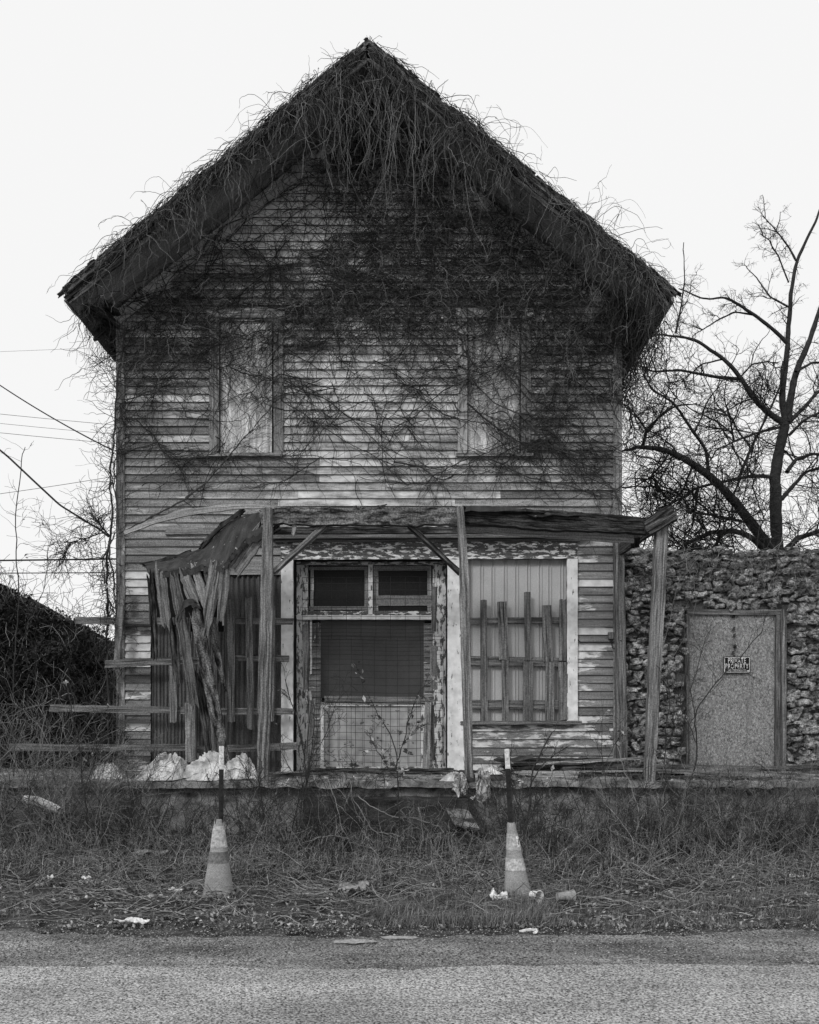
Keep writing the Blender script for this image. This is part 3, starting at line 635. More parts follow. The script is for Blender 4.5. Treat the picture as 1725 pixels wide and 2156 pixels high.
for pts, wd, th, mt, a in (
    ([(300, 1190, 11.5), (345, 1180, 11.45), (402, 1162, 11.4)], 9, .03, m_tar, .3),
    ([(425, 1150, 11.3), (465, 1108, 11.1), (510, 1076, 10.9)], 10, .03, m_tar, .4),
    ([(315, 1210, 10.95), (322, 1290, 11.05), (327, 1385, 11.15)], [13, 17, 9], .02, m_dark, .5),
    ([(338, 1208, 10.93), (344, 1262, 10.98), (351, 1316, 11.0)], [22, 25, 20], .02, m_wood, .6),
    ([(364, 1204, 10.9), (388, 1340, 10.95), (408, 1486, 11.05)], [19, 22, 22, 21, 20], .025, m_wood, .2),
    ([(386, 1200, 10.88), (400, 1242, 10.9), (418, 1282, 10.9)], [20, 27, 20], .02, m_wood, .85),
    ([(411, 1198, 10.86), (424, 1240, 10.88), (437, 1290, 10.9)], [16, 20, 13], .025, m_pale, .4),
    ([(432, 1196, 10.86), (440, 1228, 10.88), (446, 1262, 10.9)], [12, 14, 9], .02, m_wood, .75),
    ([(456, 1186, 10.7), (448, 1240, 10.72), (440, 1285, 10.75), (434, 1338, 10.75)], [26, 30, 24, 8], .03, m_wood, .55),
    ([(475, 1182, 10.68), (470, 1250, 10.7), (464, 1312, 10.72)], [20, 22, 14], .03, m_wood, .4),
    ([(410, 1288, 10.85), (474, 1600, 10.8)], [22, 26, 27, 24, 18], .06, m_rot, .5),
    ([(437, 1285, 10.95), (452, 1350, 10.95), (464, 1410, 10.95), (474, 1452, 10.95)], [10, 17, 14, 5], .04, m_rot, .3),
    ([(363, 1315, 11.1), (368, 1375, 11.12), (373, 1434, 11.12)], [16, 20, 14], .02, m_dark, .9),
    ([(486, 1208, 10.75), (520, 1160, 10.7), (556, 1112, 10.66)], [30, 36, 30], .07, m_wood, .85),
    ([(505, 1180, 10.85), (545, 1135, 10.78), (583, 1110, 10.7)], [22, 20, 16], .05, m_dark, .9),
    ([(376, 1303, 10.83), (384, 1276, 10.8), (400, 1263, 10.78), (416, 1276, 10.8)], [9, 13, 15, 12], .012, m_tar, .9),
    ([(415, 1420, 11.2), (430, 1500, 11.2), (440, 1590, 11.2)], [14, 18, 14], .03, m_dark, .6)):
    pboard('hanging_plank' if mt is not m_tar else 'tar_paper_strip', pts, wd, th, mt, cr, side=(1, 0, 0) if mt is not m_tar else None, a=a, rag=.05, jit=.005, m=6)

# ---- board railing nailed across the left window and past the corner
rf = thing('board_railing', tuple(P(400, 1640, 11.7)), 'weathered board railing across the left shop window running past the house corner', 'railing')
for pts, wd, a in (([(158, 1306, 11.85), (345, 1309, 11.85)], 15, .35), ([(496, 1307, 11.7), (618, 1309, 11.7)], 14, .4), ([(221, 1398, 11.72), (352, 1392, 11.72), (440, 1390, 11.74)], 16, .25), ([(480, 1385, 11.7), (609, 1387, 11.7)], 14, .35),
    ([(105, 1491, 11.72), (300, 1494, 11.72), (400, 1496, 11.72)], 15, .5), ([(456, 1498, 11.7), (617, 1498, 11.7)], 14, .65), ([(20, 1573, 11.72), (250, 1575, 11.72), (400, 1574, 11.72)], 15, .2), ([(415, 1578, 11.72), (625, 1571, 11.7)], 15, .5)):
    pboard('rail', pts, wd, .03, m_wood, rf, a=a)
for pts, wd, a in (([(486, 1262, 11.64), (486, 1522, 11.64)], 16, .4), ([(523, 1258, 11.63), (525, 1388, 11.63)], 15, .55), ([(526, 1386, 11.61), (527, 1537, 11.61)], 14, .6), ([(575, 1275, 11.64), (572, 1520, 11.64)], 9, .55), ([(364, 1403, 11.66), (365, 1522, 11.66)], 15, .6), ([(452, 1300, 11.66), (447, 1590, 11.66)], 14, .35)):
    pboard('picket', pts, wd, .022, m_wood, rf, a=a, rag=.012)
pboard('post', [(400, 1480, 11.6), (403, 1606, 11.6)], 21, .08, m_wood, rf, a=.95)
pboard('leaning_stick', [(258, 1232, 11.8), (245, 1410, 11.75)], 13, .03, m_wood, rf, a=.5)

# ================================================================== STONE BUILDING
SY = 12.06
st = thing('stone_building', (6.3, SY, 0), 'low rubble stone building with boarded doorway beside the house', 'building')
sx0, sx1 = X1 + .02, (1900 - CX) * SY / F
stz = EYE + (HY - 1166) * SY / F
dx0, dx1, dzt = (1446 - CX) * SY / F, (1650 - CX) * SY / F, EYE + (HY - 1284) * SY / F
bm = bmesh.new(); bmesh.ops.create_icosphere(bm, subdivisions=3, radius=1)
ico = np.array([v.co[:] for v in bm.verts]); icf = np.array([[v.index for v in f.verts] for f in bm.faces]); bm.free()
b = MB()
def stone(c, sx, sy, sz):
    n = nrm(R.normal(size=(9, 3)) * [1, 1.3, 1]); d = R.uniform(.5, .92, 9)
    dt = ico @ n.T; rr = np.min(np.where(dt > .05, d / np.maximum(dt, .05), 9), axis=1); rr = np.minimum(rr, 1.15)
    v = np.sign(ico) * np.abs(ico) ** .6
    v = v * rr[:, None] * (1 + .06 * fbm(ico, 3, int(R.integers(999))))[:, None]
    t = R.normal() * .18; ct, sn = math.cos(t), math.sin(t)
    v = v * [sx, sy, sz]; v = np.stack((v[:, 0] * ct - v[:, 2] * sn, v[:, 1], v[:, 0] * sn + v[:, 2] * ct), -1)
    b.add(v + c, tris=icf, a=float(np.clip(R.normal(.5, .28), 0, 1)))
z = DZ + .05
while z < stz + .02:
    h = R.uniform(.06, .125); x = sx0 - .05
    while x < sx1:
        wd = R.uniform(.07, .22) * (1 if h < .12 else 1.1)
        cxx = x + wd / 2; hh = h * R.uniform(.7, 1.35); zc = z + h / 2 + R.normal() * .018
        if not (cxx > dx0 - wd * .35 and cxx < dx1 + wd * .35 and zc < dzt + hh * .4):
            stone((cxx, SY + R.uniform(-.005, .035), zc), wd * .55, R.uniform(.06, .11), hh * .56)
        x += wd
    z += h * .96
for i in range(160):
    cxx = R.uniform(sx0, sx1); zc = R.uniform(DZ + .1, stz)
    if not (dx0 - .1 < cxx < dx1 + .1 and zc < dzt + .1): stone((cxx, SY - .01, zc), R.uniform(.04, .09), .06, R.uniform(.03, .06))
b.build('rubble_stonework', m_stone, st)
b = MB(); yb = SY + .022
for x0, x1, z0, z1 in ((sx0 - .3, dx0, 0, stz), (dx1, sx1, 0, stz), (dx0, dx1, dzt, stz)):
    XX, ZZ = np.meshgrid(np.linspace(x0, x1, 40), np.linspace(z0, z1, 40)); q = np.stack((XX, yb + 0 * XX, ZZ), -1); q[..., 1] += .02 * fbm(q, 7, 3); b.grid(q)
b.build('mortar_bed', m_mort, st)
b = MB()
quad(b, [(sx1, SY + .06, 0), (sx1, SY + 6, 0), (sx1, SY + 6, stz), (sx1, SY + .06, stz)]); quad(b, [(sx1, SY + 6, 0), (sx0, SY + 6, 0), (sx0, SY + 6, stz - .6), (sx1, SY + 6, stz - .6)])
XX, YY = np.meshgrid(np.linspace(sx0, sx1, 60), np.linspace(SY + .03, SY + .45, 8)); q = np.stack((XX, YY, XX * 0 + stz - .02), -1); q[..., 2] += .03 * fbm(q, 5, 3); b.grid(q)
b.build('wall', m_mort, st)
sbx = lambda px, py, yo=0: P(px, py, SY + yo)
b = MB(); XX, ZZ = np.meshgrid(np.linspace(dx0 + .02, dx1 - .12, 30), np.linspace(DZ, dzt - .06, 40))
q = np.stack((XX, SY + .02 + 0 * XX, ZZ), -1); q[..., 1] += .012 * fbm(q, 1.5, 6); b.grid(q, a=.5); sdoor = b.build('doorway_board', m_osb, st)
b = MB()
b.sweep([(dx0, SY + .0, dzt - .035), (dx1 - .05, SY + .0, dzt - .035)], .07, .06, (0, 0, 1), a=.45); b.sweep([(dx1 - .085, SY + .0, DZ), (dx1 - .085, SY + .0, dzt - .07)], .06, .05, (1, 0, 0), a=.35)
b.sweep([(dx1 - .02, SY - .03, DZ), (dx1 - .02, SY - .03, dzt)], .05, .09, (1, 0, 0), a=.8); b.sweep([(dx0 + .01, SY + .0, DZ), (dx0 + .01, SY + .0, dzt - .07)], .04, .06, (1, 0, 0), a=.4)
b.build('door_frame', m_wood, st)
b = MB(); XX, ZZ = np.meshgrid(np.linspace(sbx(1575, 0)[0], sbx(1583, 0)[0], 3), np.linspace(sbx(0, 1424)[2], sbx(0, 1419)[2], 3)); b.grid(np.stack((XX + .05, SY - .02 + 0 * XX, ZZ), -1)); b.build('label_patch', m_pale, sdoor)
b = MB()
for j in range(9):
    c = sbx(1542 + R.normal() * 2, R.uniform(1300, 1400), -.012); b.grid(np.array([[c, c + (.04, 0, .0)], [c + (.015, 0, .05), c + (.05, 0, .06)]]))
b.build('stencil_marks', m_dark, sdoor)

# sign
s0, s1 = sbx(1523.5, 1417, -.02), sbx(1579.5, 1382.5, -.02)
sg = thing('warning_sign', ((s0[0] + s1[0]) / 2, SY - .02, s0[2]), 'small black private property sign nailed to the boarded doorway', 'sign')
b = MB(); b.box(s0[0], s1[0], SY - .024, SY - .018, s0[2], s1[2]); b.build('panel', m_signb, sg)
b = MB(); e = .012; tk = .007; yy = SY - .0265
for p0, p1, sd_ in (((s0[0] + e, s0[2] + e), (s1[0] - e, s0[2] + e), 0), ((s0[0] + e, s1[2] - e), (s1[0] - e, s1[2] - e), 0), ((s0[0] + e, s0[2] + e), (s0[0] + e, s1[2] - e), 1), ((s1[0] - e, s0[2] + e), (s1[0] - e, s1[2] - e), 1)):
    b.sweep([(p0[0], yy, p0[1]), (p1[0], yy, p1[1])], tk, .002, (1, 0, 0) if sd_ else (0, 0, 1), jit=0, rag=0)
b.sweep([(s1[0] - .045, yy, s0[2] + .027), (s1[0] - .014, yy, s0[2] + .027)], .018, .002, (0, 0, 1), jit=0, rag=0)
b.build('border', m_signw, sg)
def text(body, x0, x1, z0, z1, y, m, parent, name='lettering', bold=.012):
    cu = bpy.data.curves.new('text', 'FONT'); cu.body = body; cu.offset = bold; cu.extrude = .0; cu.resolution_u = 3; cu.space_character = 1.12
    o = bpy.data.objects.new('text', cu); C.objects.link(o); dg = bpy.context.evaluated_depsgraph_get(); me = bpy.data.meshes.new_from_object(o.evaluated_get(dg))
    bpy.data.objects.remove(o)
    co = np.array([v.co[:] for v in me.vertices]); mn, mxx = co.min(0), co.max(0)
    base = np.array(parent['_o']) if parent is not None else np.zeros(3)
    for v, c in zip(me.vertices, co):
        v.co = ((x0 + (c[0] - mn[0]) / (mxx[0] - mn[0]) * (x1 - x0)) - base[0], y - base[1], (z0 + (c[1] - mn[1]) / (mxx[1] - mn[1]) * (z1 - z0)) - base[2])
    me.materials.append(m); t = bpy.data.objects.new(name, me); C.objects.link(t); t.parent = parent; return t
W_, H_ = s1[0] - s0[0], s1[2] - s0[2]
def stx(s, u0, u1, v0, v1, bold): text(s, s0[0] + u0 * W_, s0[0] + u1 * W_, s0[2] + v0 * H_, s0[2] + v1 * H_, SY - .0275, m_signw, sg, bold=bold)
stx('PRIVATE', .165, .83, .60, .91, .004); stx('PROPERTY', .065, .93, .27, .57, .004); stx('NO TRESPASSING', .16, .845, .105, .225, .0)

# ================================================================== CONES AND STAKES
def cone(base, H, r0, r1, lean, bands, label, notch=0, sq=1.0):
    t = thing('traffic_cone', base, label, 'traffic cone', 'old traffic cones slipped over the stakes')
    def ring(z0, z1, dr, mt, nm, par, close=False):
        n = 40; k = max(3, int((z1 - z0) / .02)); zz = np.linspace(z0, z1, k); an = np.linspace(0, 2 * np.pi, n + 1)
        Z, A = np.meshgrid(zz, an, indexing='ij'); r = r0 + (r1 - r0) * Z / H + dr
        r = r * (1 + .03 * fbm(np.stack((np.cos(A), np.sin(A), Z * 4), -1), 1, 3))
        r = r + .012 * np.exp(-(Z / .02))
        pts = np.stack((base[0] + r * np.cos(A) + lean[0] * Z, base[1] + sq * r * np.sin(A) + lean[1] * Z, base[2] + Z), -1)
        if notch and z1 > H - .02:
            pts[-2:, :, 2] -= notch * np.clip(np.cos(A[-2:] * 3 + .7) - .3, 0, 1) * 1.4
        b = MB(); b.grid(pts, a=.5); inn = pts.copy(); b.grid(((inn - base) * [.94, .94, 1] + base)[:, ::-1], a=.3)
        return b.build(nm, mt, par, smooth=True)
    body = ring(0, H, 0, m_cone, 'body', t)
    for z0, z1, mt in bands: ring(z0, z1, .0025, mt, 'band', t)
    return t
Yc1 = gY(1887, .0); c1 = np.array(P(460, 1887, Yc1)); c1[2] = 0
cone(c1, .66, .133, .036, (-.005, .03), ((.29, .385, m_collar), (.42, .60, m_band)), 'squashed pale cone with torn top on the left stake', notch=.05, sq=.9)
Yc2 = gY(1898, .0); c2 = np.array(P(1092, 1898, Yc2)); c2[2] = 0
cc = cone(c2, .655, .122, .031, (-.095, .03), ((.265, .365, m_band), (.43, .565, m_band)), 'striped cone numbered 8 leaning on the right stake')
def on_cone(a, z, k=1.03):
    rr = (.122 - (.122 - .031) * z / .655 + .0025) * k; a = math.radians(a); return (c2[0] - .095 * z + rr * math.sin(a), c2[1] + .03 * z - rr * math.cos(a), c2[2] + z)
b = MB(); g = np.array([[on_cone(a_, z_) for a_ in (28, 38, 48, 58, 68)] for z_ in (.46, .49, .52, .545)]); b.grid(g, a=.8); b.build('sticker', m_signw, cc)
p8a, p8b = on_cone(34, .475, 1.12), on_cone(60, .532, 1.12)
text('8', p8a[0], p8b[0], p8a[2], p8b[2], on_cone(30, .5, 1.06)[1], m_signb, cc, 'number', .03)
def stake(base, top, wh, label):
    base = np.array(base); top = np.array(top); t = thing('metal_stake', base, label, 'stake', 'steel fence stakes standing in the cones')
    d = top - base; s = 1 - wh / np.linalg.norm(d); mid = base + d * s
    for nm, p0, p1, mt in (('shaft', base, mid, m_post), ('painted_top', mid, top, m_ptop)):
        b = MB(); b.sweep([p0, p1], .040, .006, (1, 0, 0), jit=.0005, rag=0); b.sweep([p0 + (0, .02, 0), p1 + (0, .02, 0)], .03, .006, (0, 1, 0), jit=0, rag=0)
        q = np.linspace(0, 1, max(3, int(np.linalg.norm(p1 - p0) / .055)))[1:-1]
        for u in q:
            c = p0 + (p1 - p0) * u; b.sweep([c + (0, -.008, 0), c + (0, -.008, .012)], .012, .008, (1, 0, 0), seg=2, jit=0, rag=0)
        b.build(nm, mt, t)
stake((c1[0] + .01, c1[1] + .03, -.05), P(466, 1571, Yc1 + .03), .2, 'black steel stake with white top in the left torn cone')
stake((c2[0] - .03, c2[1] + .03, -.05), P(1067, 1577, Yc2 + .05), .165, 'black steel stake with white top in the right striped cone')

# ================================================================== SACKS, CLOTH, LUMBER, LITTER
def crumple(c, rx, ry, rz, seed, name, label, cat, mt=None, group=None, pw=1.0, skew=0):
    rs = np.random.default_rng(seed); n, m = 46, 150
    U, A = np.meshgrid(np.linspace(0, 1, n), np.linspace(0, 2 * np.pi, m), indexing='ij'); ca, sa = np.cos(A), np.sin(A)
    q = np.stack((ca * U * 1.6, sa * U * 1.6, U * 0 + seed), -1)
    rim = 1 + .34 * fbm(np.stack((ca, sa, ca * 0 + seed), -1), 1.3, seed, 3)
    folds = np.zeros_like(U)
    for j in range(7):
        a0 = rs.uniform(0, 6.28); f = A + .9 * noise(q, 1.3, seed + j); folds += rs.uniform(.3, 1) * np.exp(-((np.cos((f - a0) / 2)) / .10) ** 2) * U * (1.25 - U) * 2.2
    crease = np.abs(noise(q + .35 * np.stack((noise(q, 2, seed), noise(q, 2, seed + 1), q[..., 0] * 0), -1), 2.4, seed + 9))
    h = (1 - U ** 1.7) * (.82 + .22 * fbm(q, 1.6, seed, 2)) + .20 * folds - .16 * (.35 - crease).clip(0) * 2 * (1 - .3 * U) + .008 * fbm(q, 9, seed)
    h = np.maximum(h, 0.02 + .10 * crease) * (U < .995) + 0 * U
    v = np.stack((ca * U * rim * rx + skew * h * rx * .8, sa * U * rim * ry - .25 * h * ry, h * rz), -1)
    b = MB(); b.grid(v[::-1] + c, a=.5); o = b.build(name, mt or m_cloth, smooth=True); return tag(o, label, cat, group)
GS = 'pale sacks dumped on the porch'
for px, py, rx, rz, sd_, Y, sk, lb in ((233, 1642, .185, .24, 3, 10.75, 0, 'small pale sack at the left end of the porch'), (350, 1642, .33, .40, 8, 10.9, .25, 'largest heap of peaked sacks beside the short post'), (452, 1636, .36, .36, 14, 10.95, -.3, 'rounded white sack behind the left stake'), (500, 1632, .28, .38, 24, 10.85, .1, 'torn sack with dark folds in front of the shop window'), (335, 1650, .24, .16, 31, 10.62, 0, 'flattened dirty sack low in front of the peaked heap'), (428, 1650, .22, .10, 37, 10.6, 0, 'flat scrap of sacking at the porch edge')):
    c = np.array(P(px, py, Y)); c[2] = DZ + .01; crumple(c, rx * 1.12, .26, rz * .95, sd_, 'crumpled_sack', lb, 'sack', group=GS, skew=sk)
c = np.array(P(1000, 1630, 10.6)); c[2] = DZ; crumple(c, .42, .22, .14, 41, 'dark_rag', 'dark crumpled cloth around the foot of the middle post', 'rag', m_tar)
def drape(x0, x1, y0, y1, Y, seed, name, label, sh=0.):
    n, m = 46, 30; U, V = np.meshgrid(np.linspace(0, 1, m), np.linspace(0, 1, n)); q = np.stack((U * 3, V * 2, U * 0), -1)
    px = x0 + (x1 - x0) * U * (.65 + .35 * V) + sh * V + 6 * fbm(q, 1, seed); py = y0 + (y1 - y0) * V + 8 * fbm(q, 1.5, seed + 3) * (V > .5) + 5 * fbm(q, 1.5, seed + 3)
    Yd = Y - .02 + .05 * np.sin(U * 13 + 2 * V) * V + .05 * fbm(q, 3, seed + 6)
    pts = np.stack(((px - CX) * Yd / F, Yd, EYE + (HY - py) * Yd / F), -1); b = MB(); b.grid(pts[::-1], a=.6); b.grid(pts - [0, -.006, 0], a=.4)
    return tag(b.build(name, m_cloth), label, 'cloth', 'torn cloths hanging off the porch edge')
drape(1000, 1040, 1622, 1694, 10.3, 3, 'torn_cloth', 'long pale torn cloth draped over the porch edge right of the middle post', -6)
drape(955, 985, 1625, 1668, 10.32, 13, 'torn_cloth', 'short pale cloth hanging left of the middle post')
c = np.array(P(1030, 1618, 10.6)); c[2] = DZ + .08; crumple(c, .17, .14, .12, 47, 'rolled_cloth', 'small rolled pale cloth on the dark rag right of the middle post', 'cloth')
c = np.array(P(955, 1640, 10.5)); c[2] = DZ; crumple(c, .16, .1, .12, 57, 'wadded_cloth', 'wadded pale cloth left of the middle post foot', 'cloth')
def loose(pts, wpx, th, label, mt=m_wood, a=None, cat='plank', side=None, name='loose_plank', g='loose boards lying on the porch'):
    o = pboard(name, pts, wpx, th, mt, None, a=a, side=side, rag=.03, jit=.004); return tag(o, label, cat, g)
loose([(1050, 1611, 11.5), (1310, 1609, 11.5)], 10, .12, 'long dark board against the foot of the wall', m_wood, .3)
loose([(1045, 1600, 11.65), (1305, 1602, 11.65)], 9, .10, 'second dark board lying against the wall under the window', m_dark, .6)
loose([(1085, 1628, 11.1), (1352, 1626, 11.1)], 7, .14, 'pale edged plank across the porch middle', m_pale, .3)
loose([(1130, 1636, 10.9), (1350, 1640, 10.9)], 7, .16, 'pale plank nearest the porch edge by the right post', m_pale, .2)
loose([(1180, 1618, 11.3), (1430, 1622, 11.3)], 8, .16, 'dark plank reaching behind the right post', m_dark, .9)
loose([(1320, 1621, 11.2), (1640, 1632, 11.0)], 7, .2, 'long plank before the stone doorway', m_wood, .9)
loose([(1330, 1636, 10.75), (1725, 1646, 10.7)], 9, .22, 'broad dark plank along the porch edge at right', m_dark, .8)
loose([(1380, 1612, 11.6), (1660, 1618, 11.5)], 6, .1, 'thin board at the foot of the stone wall', m_wood, .4)
loose([(545, 1634, 11.0), (690, 1628, 11.0)], 6, .12, 'short board behind the left post', m_dark, .9)
loose([(60, 1646, 10.5), (360, 1650, 10.5)], 8, .12, 'board on the porch edge under the sacks', m_wood, .5)
loose([(640, 1622, 11.6), (960, 1622, 11.6)], 8, .12, 'threshold board lying before the doorway', m_dark, .9)
loose([(1060, 1618, 11.4), (1290, 1616, 11.35)], 12, .05, 'thick black timber under the window boards', m_dark, .1)
loose([(1140, 1607, 11.2), (1345, 1598, 11.5)], 5, .1, 'thin pale lath crossing the board stack', m_pale, .6)
loose([(1220, 1632, 10.8), (1440, 1628, 11.2)], 10, .06, 'blackened timber lying across to the right post', m_dark, .2)
loose([(1500, 1627, 11.4), (1720, 1612, 11.7)], 8, .08, 'slanting broken board at the foot of the stone doorway', m_wood, .3)
b = MB(); q = [P(1062, 1603, 11.3), P(1117, 1589, 11.3), P(1124, 1598, 11.25), P(1120, 1604, 11.2), P(1070, 1606, 11.2)]
b.sweep([P(1062, 1604, 11.35), P(1122, 1592, 11.3)], .12, .008, (0, 1, .4)); tag(b.build('bent_sheet', m_tar), 'small bent dark sheet tipped up on the boards', 'sheet')
for j in range(12):      # small rubble on the slab
    px = R.uniform(650, 950); c = np.array(P(px, 1630, R.uniform(10.6, 11.6))); c[2] = DZ + .012
    if j < 4: loose([tuple((px, HY + (EYE - c[2]) * F / c[1], c[1])), tuple((px + R.uniform(10, 40), HY + (EYE - c[2]) * F / c[1] + 1, c[1] - .1))], 3, .03, ['short splinter left of the door on the slab', 'splinter before the door sill', 'thin splinter of wood in the middle of the slab', 'splinter right of the door on the slab'][j], m_wood, name='wood_splinter', cat='splinter', side=(0, 1, 0))
# tilted board beside the steps
b = MB(); A, B_, C_, D_ = P(938, 1702, 9.95), P(985, 1704, 10.1), P(1010, 1745, 9.7), P(958, 1737, 9.6)
U, V = np.meshgrid(np.linspace(0, 1, 12), np.linspace(0, 1, 12)); g = (A * (1 - U[..., None]) + B_ * U[..., None]) * (1 - V[..., None]) + (D_ * (1 - U[..., None]) + C_ * U[..., None]) * V[..., None]
b.grid(g[::-1], a=.5); b.grid(g - [0, 0, .015], a=.4); tag(b.build('tilted_board', m_conc), 'flat grey board slumped over the right end of the steps', 'board')
# log chunk at left
b = MB(); b.tubes(np.array([P(50, 1683, 9.3), P(80, 1688, 9.3), P(110, 1700, 9.25), P(126, 1708, 9.2)]), [.05, .055, .05, .045], 9, .9); tag(b.build('broken_pipe', m_pale), 'pale broken pipe lying in the brush at far left', 'pipe')
# litter
def litter(px, py, wx, wy, seed, label, mt=m_litter, name='litter_scrap', cat='litter', h=.02):
    Y = gY(py, .03); n = 16; U, V = np.meshgrid(np.linspace(-1, 1, n), np.linspace(-1, 1, n)); q = np.stack((U, V, U * 0 + seed), -1)
    rr = 1 + .35 * fbm(q, 1.1, seed); c = P(px, py, Y); z0 = float(gz(c[0], Y)) if Y > 6.3 else .0
    v = np.stack((c[0] + U * np.sqrt(1 - V ** 2 / 2) * wx * rr, Y + V * np.sqrt(1 - U ** 2 / 2) * wy * rr, z0 + (.022 if h > .005 else .006) + h * (fbm(q, 1.6, seed + 3) + 1)), -1)
    b = MB(); b.grid(v, a=.5); b.grid((v - [0, 0, .006])[:, ::-1], a=.3); return tag(b.build(name, mt), label, cat)
litter(280, 1941, .11, .05, 2, 'white flat litter scrap at the road edge at left'); litter(335, 1882, .10, .05, 5, 'torn white paper between road edge and left cone'); litter(370, 1872, .06, .04, 9, 'narrow white paper strip beside the torn white paper')
litter(318, 1812, .16, .07, 12, 'wide pale cardboard scrap in the grass left of the left cone', m_pale, h=.03); litter(258, 1866 - 75, .07, .05, 15, 'small pale scrap in leaves at left', m_pale)
litter(745, 1888, .12, .08, 17, 'crushed pale paper on the verge midway between the cones', m_cup, h=.05); litter(1050, 1900, .06, .05, 21, 'white tissue beside the striped cone', h=.04); litter(101, 1860, .04, .04, 22, 'tiny white scrap at far left'); litter(180, 1856, .05, .04, 24, 'small white wrapper near the far left verge')
litter(800, 1768, .07, .06, 27, 'pale wrapper in grass below the steps', m_pale, h=.03); litter(1680, 1851, .07, .04, 29, 'white wrapper at the far right of the verge')
litter(745, 1976, .17, .05, 33, 'thin pale flat stone on the shoulder', m_pale, name='flat_stone', cat='stone', h=.004); litter(840, 1968, .12, .04, 35, 'pale flat stone on the shoulder right of the thin one', m_pale, name='flat_stone', cat='stone', h=.004); litter(155, 2133, .05, .02, 36, 'dark leaf scrap on the road at lower left', m_dark, h=.004)
b = MB(); Yl = gY(1967); p = [P(1094, 1967, Yl), P(1112, 1966, Yl), P(1130, 1966, Yl), P(1133, 1969, Yl - .02), P(1126, 1972, Yl - .03)]; p = np.array(p); p[:, 2] = [.02, .03, .035, .03, .02]
b.sweep(list(p), [.012, .014, .02, .035, .03], .012, (0, 1, 0), a=.8); tag(b.build('plastic_fork', m_litter), 'white bent plastic piece on the gravel shoulder at right', 'litter')
def cup(px, py, Rr, Ln, ang, label, mt=m_cup):
    Y = gY(py, .04); c = np.array(P(px, py, Y)); c[2] = .06 + Rr; d = np.array((math.cos(ang), math.sin(ang), 0)); e = np.array((-d[1], d[0], 0)); u = np.linspace(0, 1, 8); an = np.linspace(0, 2 * np.pi, 28)
    U, A = np.meshgrid(u, an, indexing='ij'); r = Rr * (.72 + .28 * U) + (U > .99) * .004
    v = c + d * (U[..., None] - .5) * Ln + r[..., None] * (np.cos(A)[..., None] * e + np.sin(A)[..., None] * [0, 0, 1])
    b = MB(); b.grid(v, a=.5); b.grid(((v - c) * [.95, .95, .92] + c)[:, ::-1], a=.4); b.add(np.concatenate((v[0], [v[0].mean(0)])), tris=[(i, i + 1, 28) for i in range(27)])
    b.tubes(v[-1][None], .005, 4, .9)
    return tag(b.build('paper_cup', mt, smooth=True), label, 'cup', 'cups dropped by the striped cone')
cup(1190, 1903, .042, .14, .25, 'clear plastic cup lying on its side in the grass'); cup(1127, 1901, .04, .09, -1.0, 'white cup tipped against the striped cone', m_litter)

# ================================================================== WIRES
def wire(a, b_, Ya, Yb, sag, r, label):
    p0, p1 = P(a[0], a[1], Ya), P(b_[0], b_[1], Yb); t = np.linspace(0, 1, 60)[:, None]
    pts = p0 * (1 - t) + p1 * t; pts[:, 2] -= sag * 4 * (t * (1 - t))[:, 0]
    b = MB(); b.tubes(pts, r, 4, .5); tag(b.build('utility_wire', m_cable), label, 'wire', 'overhead wires behind the house')
wire((-300, 752), (620, 716), 36, 36, .0, .007, 'topmost thin overhead wire left of the house')
wire((-300, 838), (2100, 950), 36, 36, .9, .010, 'upper of the three close overhead wires at left')
wire((-300, 858), (2100, 968), 36, 36, .9, .009, 'middle of the three close overhead wires at left')
wire((-300, 878), (2100, 986), 36, 36, .9, .010, 'lowest of the three close overhead wires at left')
wire((-200, 1064), (520, 950), 30, 30, .15, .010, 'thin wire rising towards the house just below the steep cable')
wire((-300, 1184), (700, 1171), 22, 22, .0, .026, 'thick overhead cable crossing at the height of the porch roof')
wire((-300, 1208), (700, 1204), 22, 22, .0, .013, 'thin cable just below the thick overhead cable')
wire((-120, 725), (235, 947), 16, 13.2, .10, .011, 'slanting service wire falling towards the left wall')
b = MB(); q = np.array([P(-60, 900, 12.3), P(15, 960, 12.2), P(70, 1012, 12.1), P(125, 1063, 12.0), P(180, 1097, 11.95), P(213, 1117, 11.9), P(228, 1130, 11.85)])
t = np.linspace(0, 6, 60); q = np.stack([np.interp(t, range(7), q[:, i]) for i in range(3)], -1); q[1:-1] = (q[:-2] + q[1:-1] + q[2:]) / 3; b.tubes(q, .014, 5, .3)
tag(b.build('drooping_cable', m_cable), 'drooping black cable entangled with vine at the left corner', 'cable')

# ================================================================== VINES
def strands(p0, d0, k, step, wob, grav=0., curl=.0):
    """random walks from p0 (n,3) along d0 (n,3)"""
    n = len(p0); pts = np.zeros((n, k, 3)); pts[:, 0] = p0; d = nrm(np.array(d0, float)); step = np.broadcast_to(step, (n,))
    ax = nrm(R.normal(size=(n, 3))) * curl
    for i in range(1, k):
        d = nrm(d + wob * R.normal(size=(n, 3)) + np.array([0, 0, -grav]) + np.cross(ax, d)); pts[:, i] = pts[:, i - 1] + d * step[:, None]
    return pts
def offshoots(pts, n, k, step, wob, spread=.8, grav=0., keepy=None, tmin=.15):
    N, K = pts.shape[:2]; i = R.integers(0, N, n); j = np.clip((K * (tmin + (1 - tmin) * R.random(n))).astype(int), 1, K - 1)
    d = nrm(pts[i, j] - pts[i, j - 1]); d = d + spread * R.normal(size=(n, 3))
    if keepy is not None: d[:, 1] *= keepy
    return strands(pts[i, j], d, k, step, wob, grav), i, j
